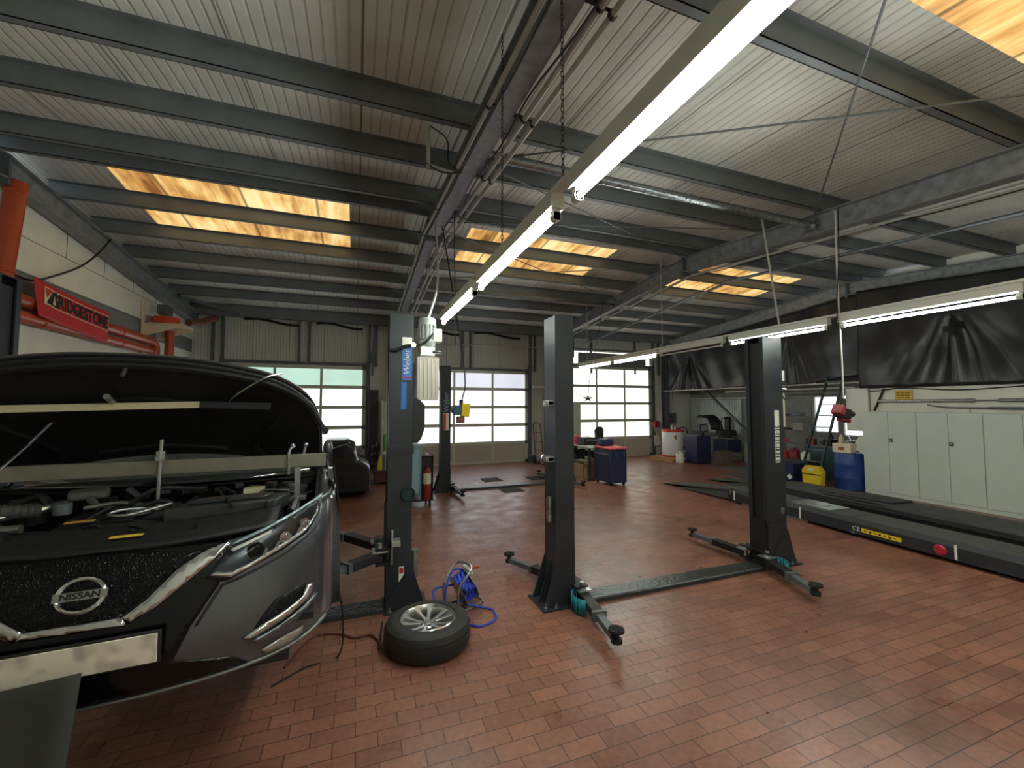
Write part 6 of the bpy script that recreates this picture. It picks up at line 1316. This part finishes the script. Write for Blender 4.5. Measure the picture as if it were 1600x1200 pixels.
# ---- tools on the car ----
t = thing('engine_support_bar', (-1.05, 2.76, 1.44), 'grey steel engine support bar laid across the open engine bay', 'support bar')
b = MB().bb(-2.02, -.15, 2.73, 2.77, 1.535, 1.61); b.build('cross_bar', mat('grey_square_tube', (124, 122, 108), .5, .3, .12, 12), t, smooth=False, bevel=.004)
for x in (-.30, -1.7):
    b = MB(); b.bb(x - .015, x + .015, 2.735, 2.765, 1.36, 1.535); b.bb(x - .05, x + .05, 2.72, 2.79, 1.345, 1.362); b.build('leg', M_ALU, t, smooth=False)
    b = MB(); b.tube(arc([(x - .045, 2.72, 1.50), (x - .045, 2.72, 1.63), (x - .02, 2.75, 1.66)]), .008, 8); b.cyl((x + .03, 2.75, 1.61), (x + .04, 2.75, 1.66), .008, n=8); b.sphere((x + .04, 2.75, 1.665), .013); b.sphere((x - .03, 2.75, 1.665), .013); b.build('clamp_bolt', M_ALU, t)
b = MB(); b.cyl((-.94, 2.72, 1.72), (-.945, 2.71, 1.38), .009, n=8); b.cyl((-.94, 2.72, 1.66), (-.94, 2.72, 1.62), .022, n=6); b.bb(-.96, -.92, 2.7, 2.74, 1.61, 1.63); b.cyl((-.945, 2.71, 1.40), (-.945, 2.71, 1.36), .02, n=10); b.build('lifting_rod', M_ALU, t)
b = MB(); b.tube([(-.945 + .018 * math.cos(a), 2.71, 1.335 + .028 * math.sin(a)) for a in [k * PI / 6 for k in range(12)]], .006, 6, closed=True); b.tube(arc([(-.945, 2.71, 1.315), (-.97, 2.71, 1.28), (-.96, 2.71, 1.24), (-.93, 2.71, 1.235), (-.915, 2.71, 1.26), (-.935, 2.71, 1.30)]), .007, 6); b.build('hook', M_ALU, t)
t = thing('inspection_light', (-1.3, 2.55, 2.0), 'pale unlit under-bonnet lamp bar hooked inside the raised bonnet', 'lamp')
pA, pB = hood_pt(-.78, .42, -.075), hood_pt(.24, .42, -.075)
b = MB().beam(pA, pB, .028, .034); b.build('lamp_bar', mat('beige_lamp_bar', (196, 184, 150), .5), t, bevel=.003)
b = MB().beam(pB, hood_pt(.56, .42, -.07), .034, .04); b.build('lamp_end', M_BLACK, t, bevel=.004)
b = MB(); b.tube(arc([hood_pt(.36, .42, -.06), hood_pt(.42, .3, -.09), hood_pt(.55, .19, -.05), hood_pt(.62, .22, .02)]), .005, 6); b.build('hook', M_ALU, t)
b = MB().cyl(hood_pt(-.10, .40, -.08), hood_pt(-.10, .33, -.10), .014, n=12); b.build('switch_knob', M_ALU, t)
# grey tray leaning against the bumper
b = MB(); 
def trayf(u, v):
    z = lerp(.0, .965, v); y = lerp(1.60, 1.945, v) - .03 * math.sin(u * PI); xr = -.885 - .04 * (1 - v) + .03 * math.sin(v * PI); return (lerp(-1.75, xr, u), y + .05 * (1 - u), z - .05 * (1 - u) * v)
b.grid(trayf, 16, 20); tag(b.build('undertray', mat('dusty_grey_tray', (46, 46, 43), .8, 0, .2, 5), solid=.008), 'dusty grey plastic undertray leaning against the bumper at the lower left', 'undertray')

# the car stands a few degrees askew on the lift; tools on it share its angle
NOSE = Vector((XC + .02, YC, 0)); RZ = Matrix.Rotation(math.radians(3.7), 4, 'Z')
for nm in ('car', 'engine_support_bar', 'inspection_light'):
    o = bpy.data.objects[nm]; p = Vector(o.location) - NOSE; p = RZ @ p; o.location = p + NOSE + Vector((.03, 0, .0)); o.rotation_euler = (0, 0, math.radians(3.7))
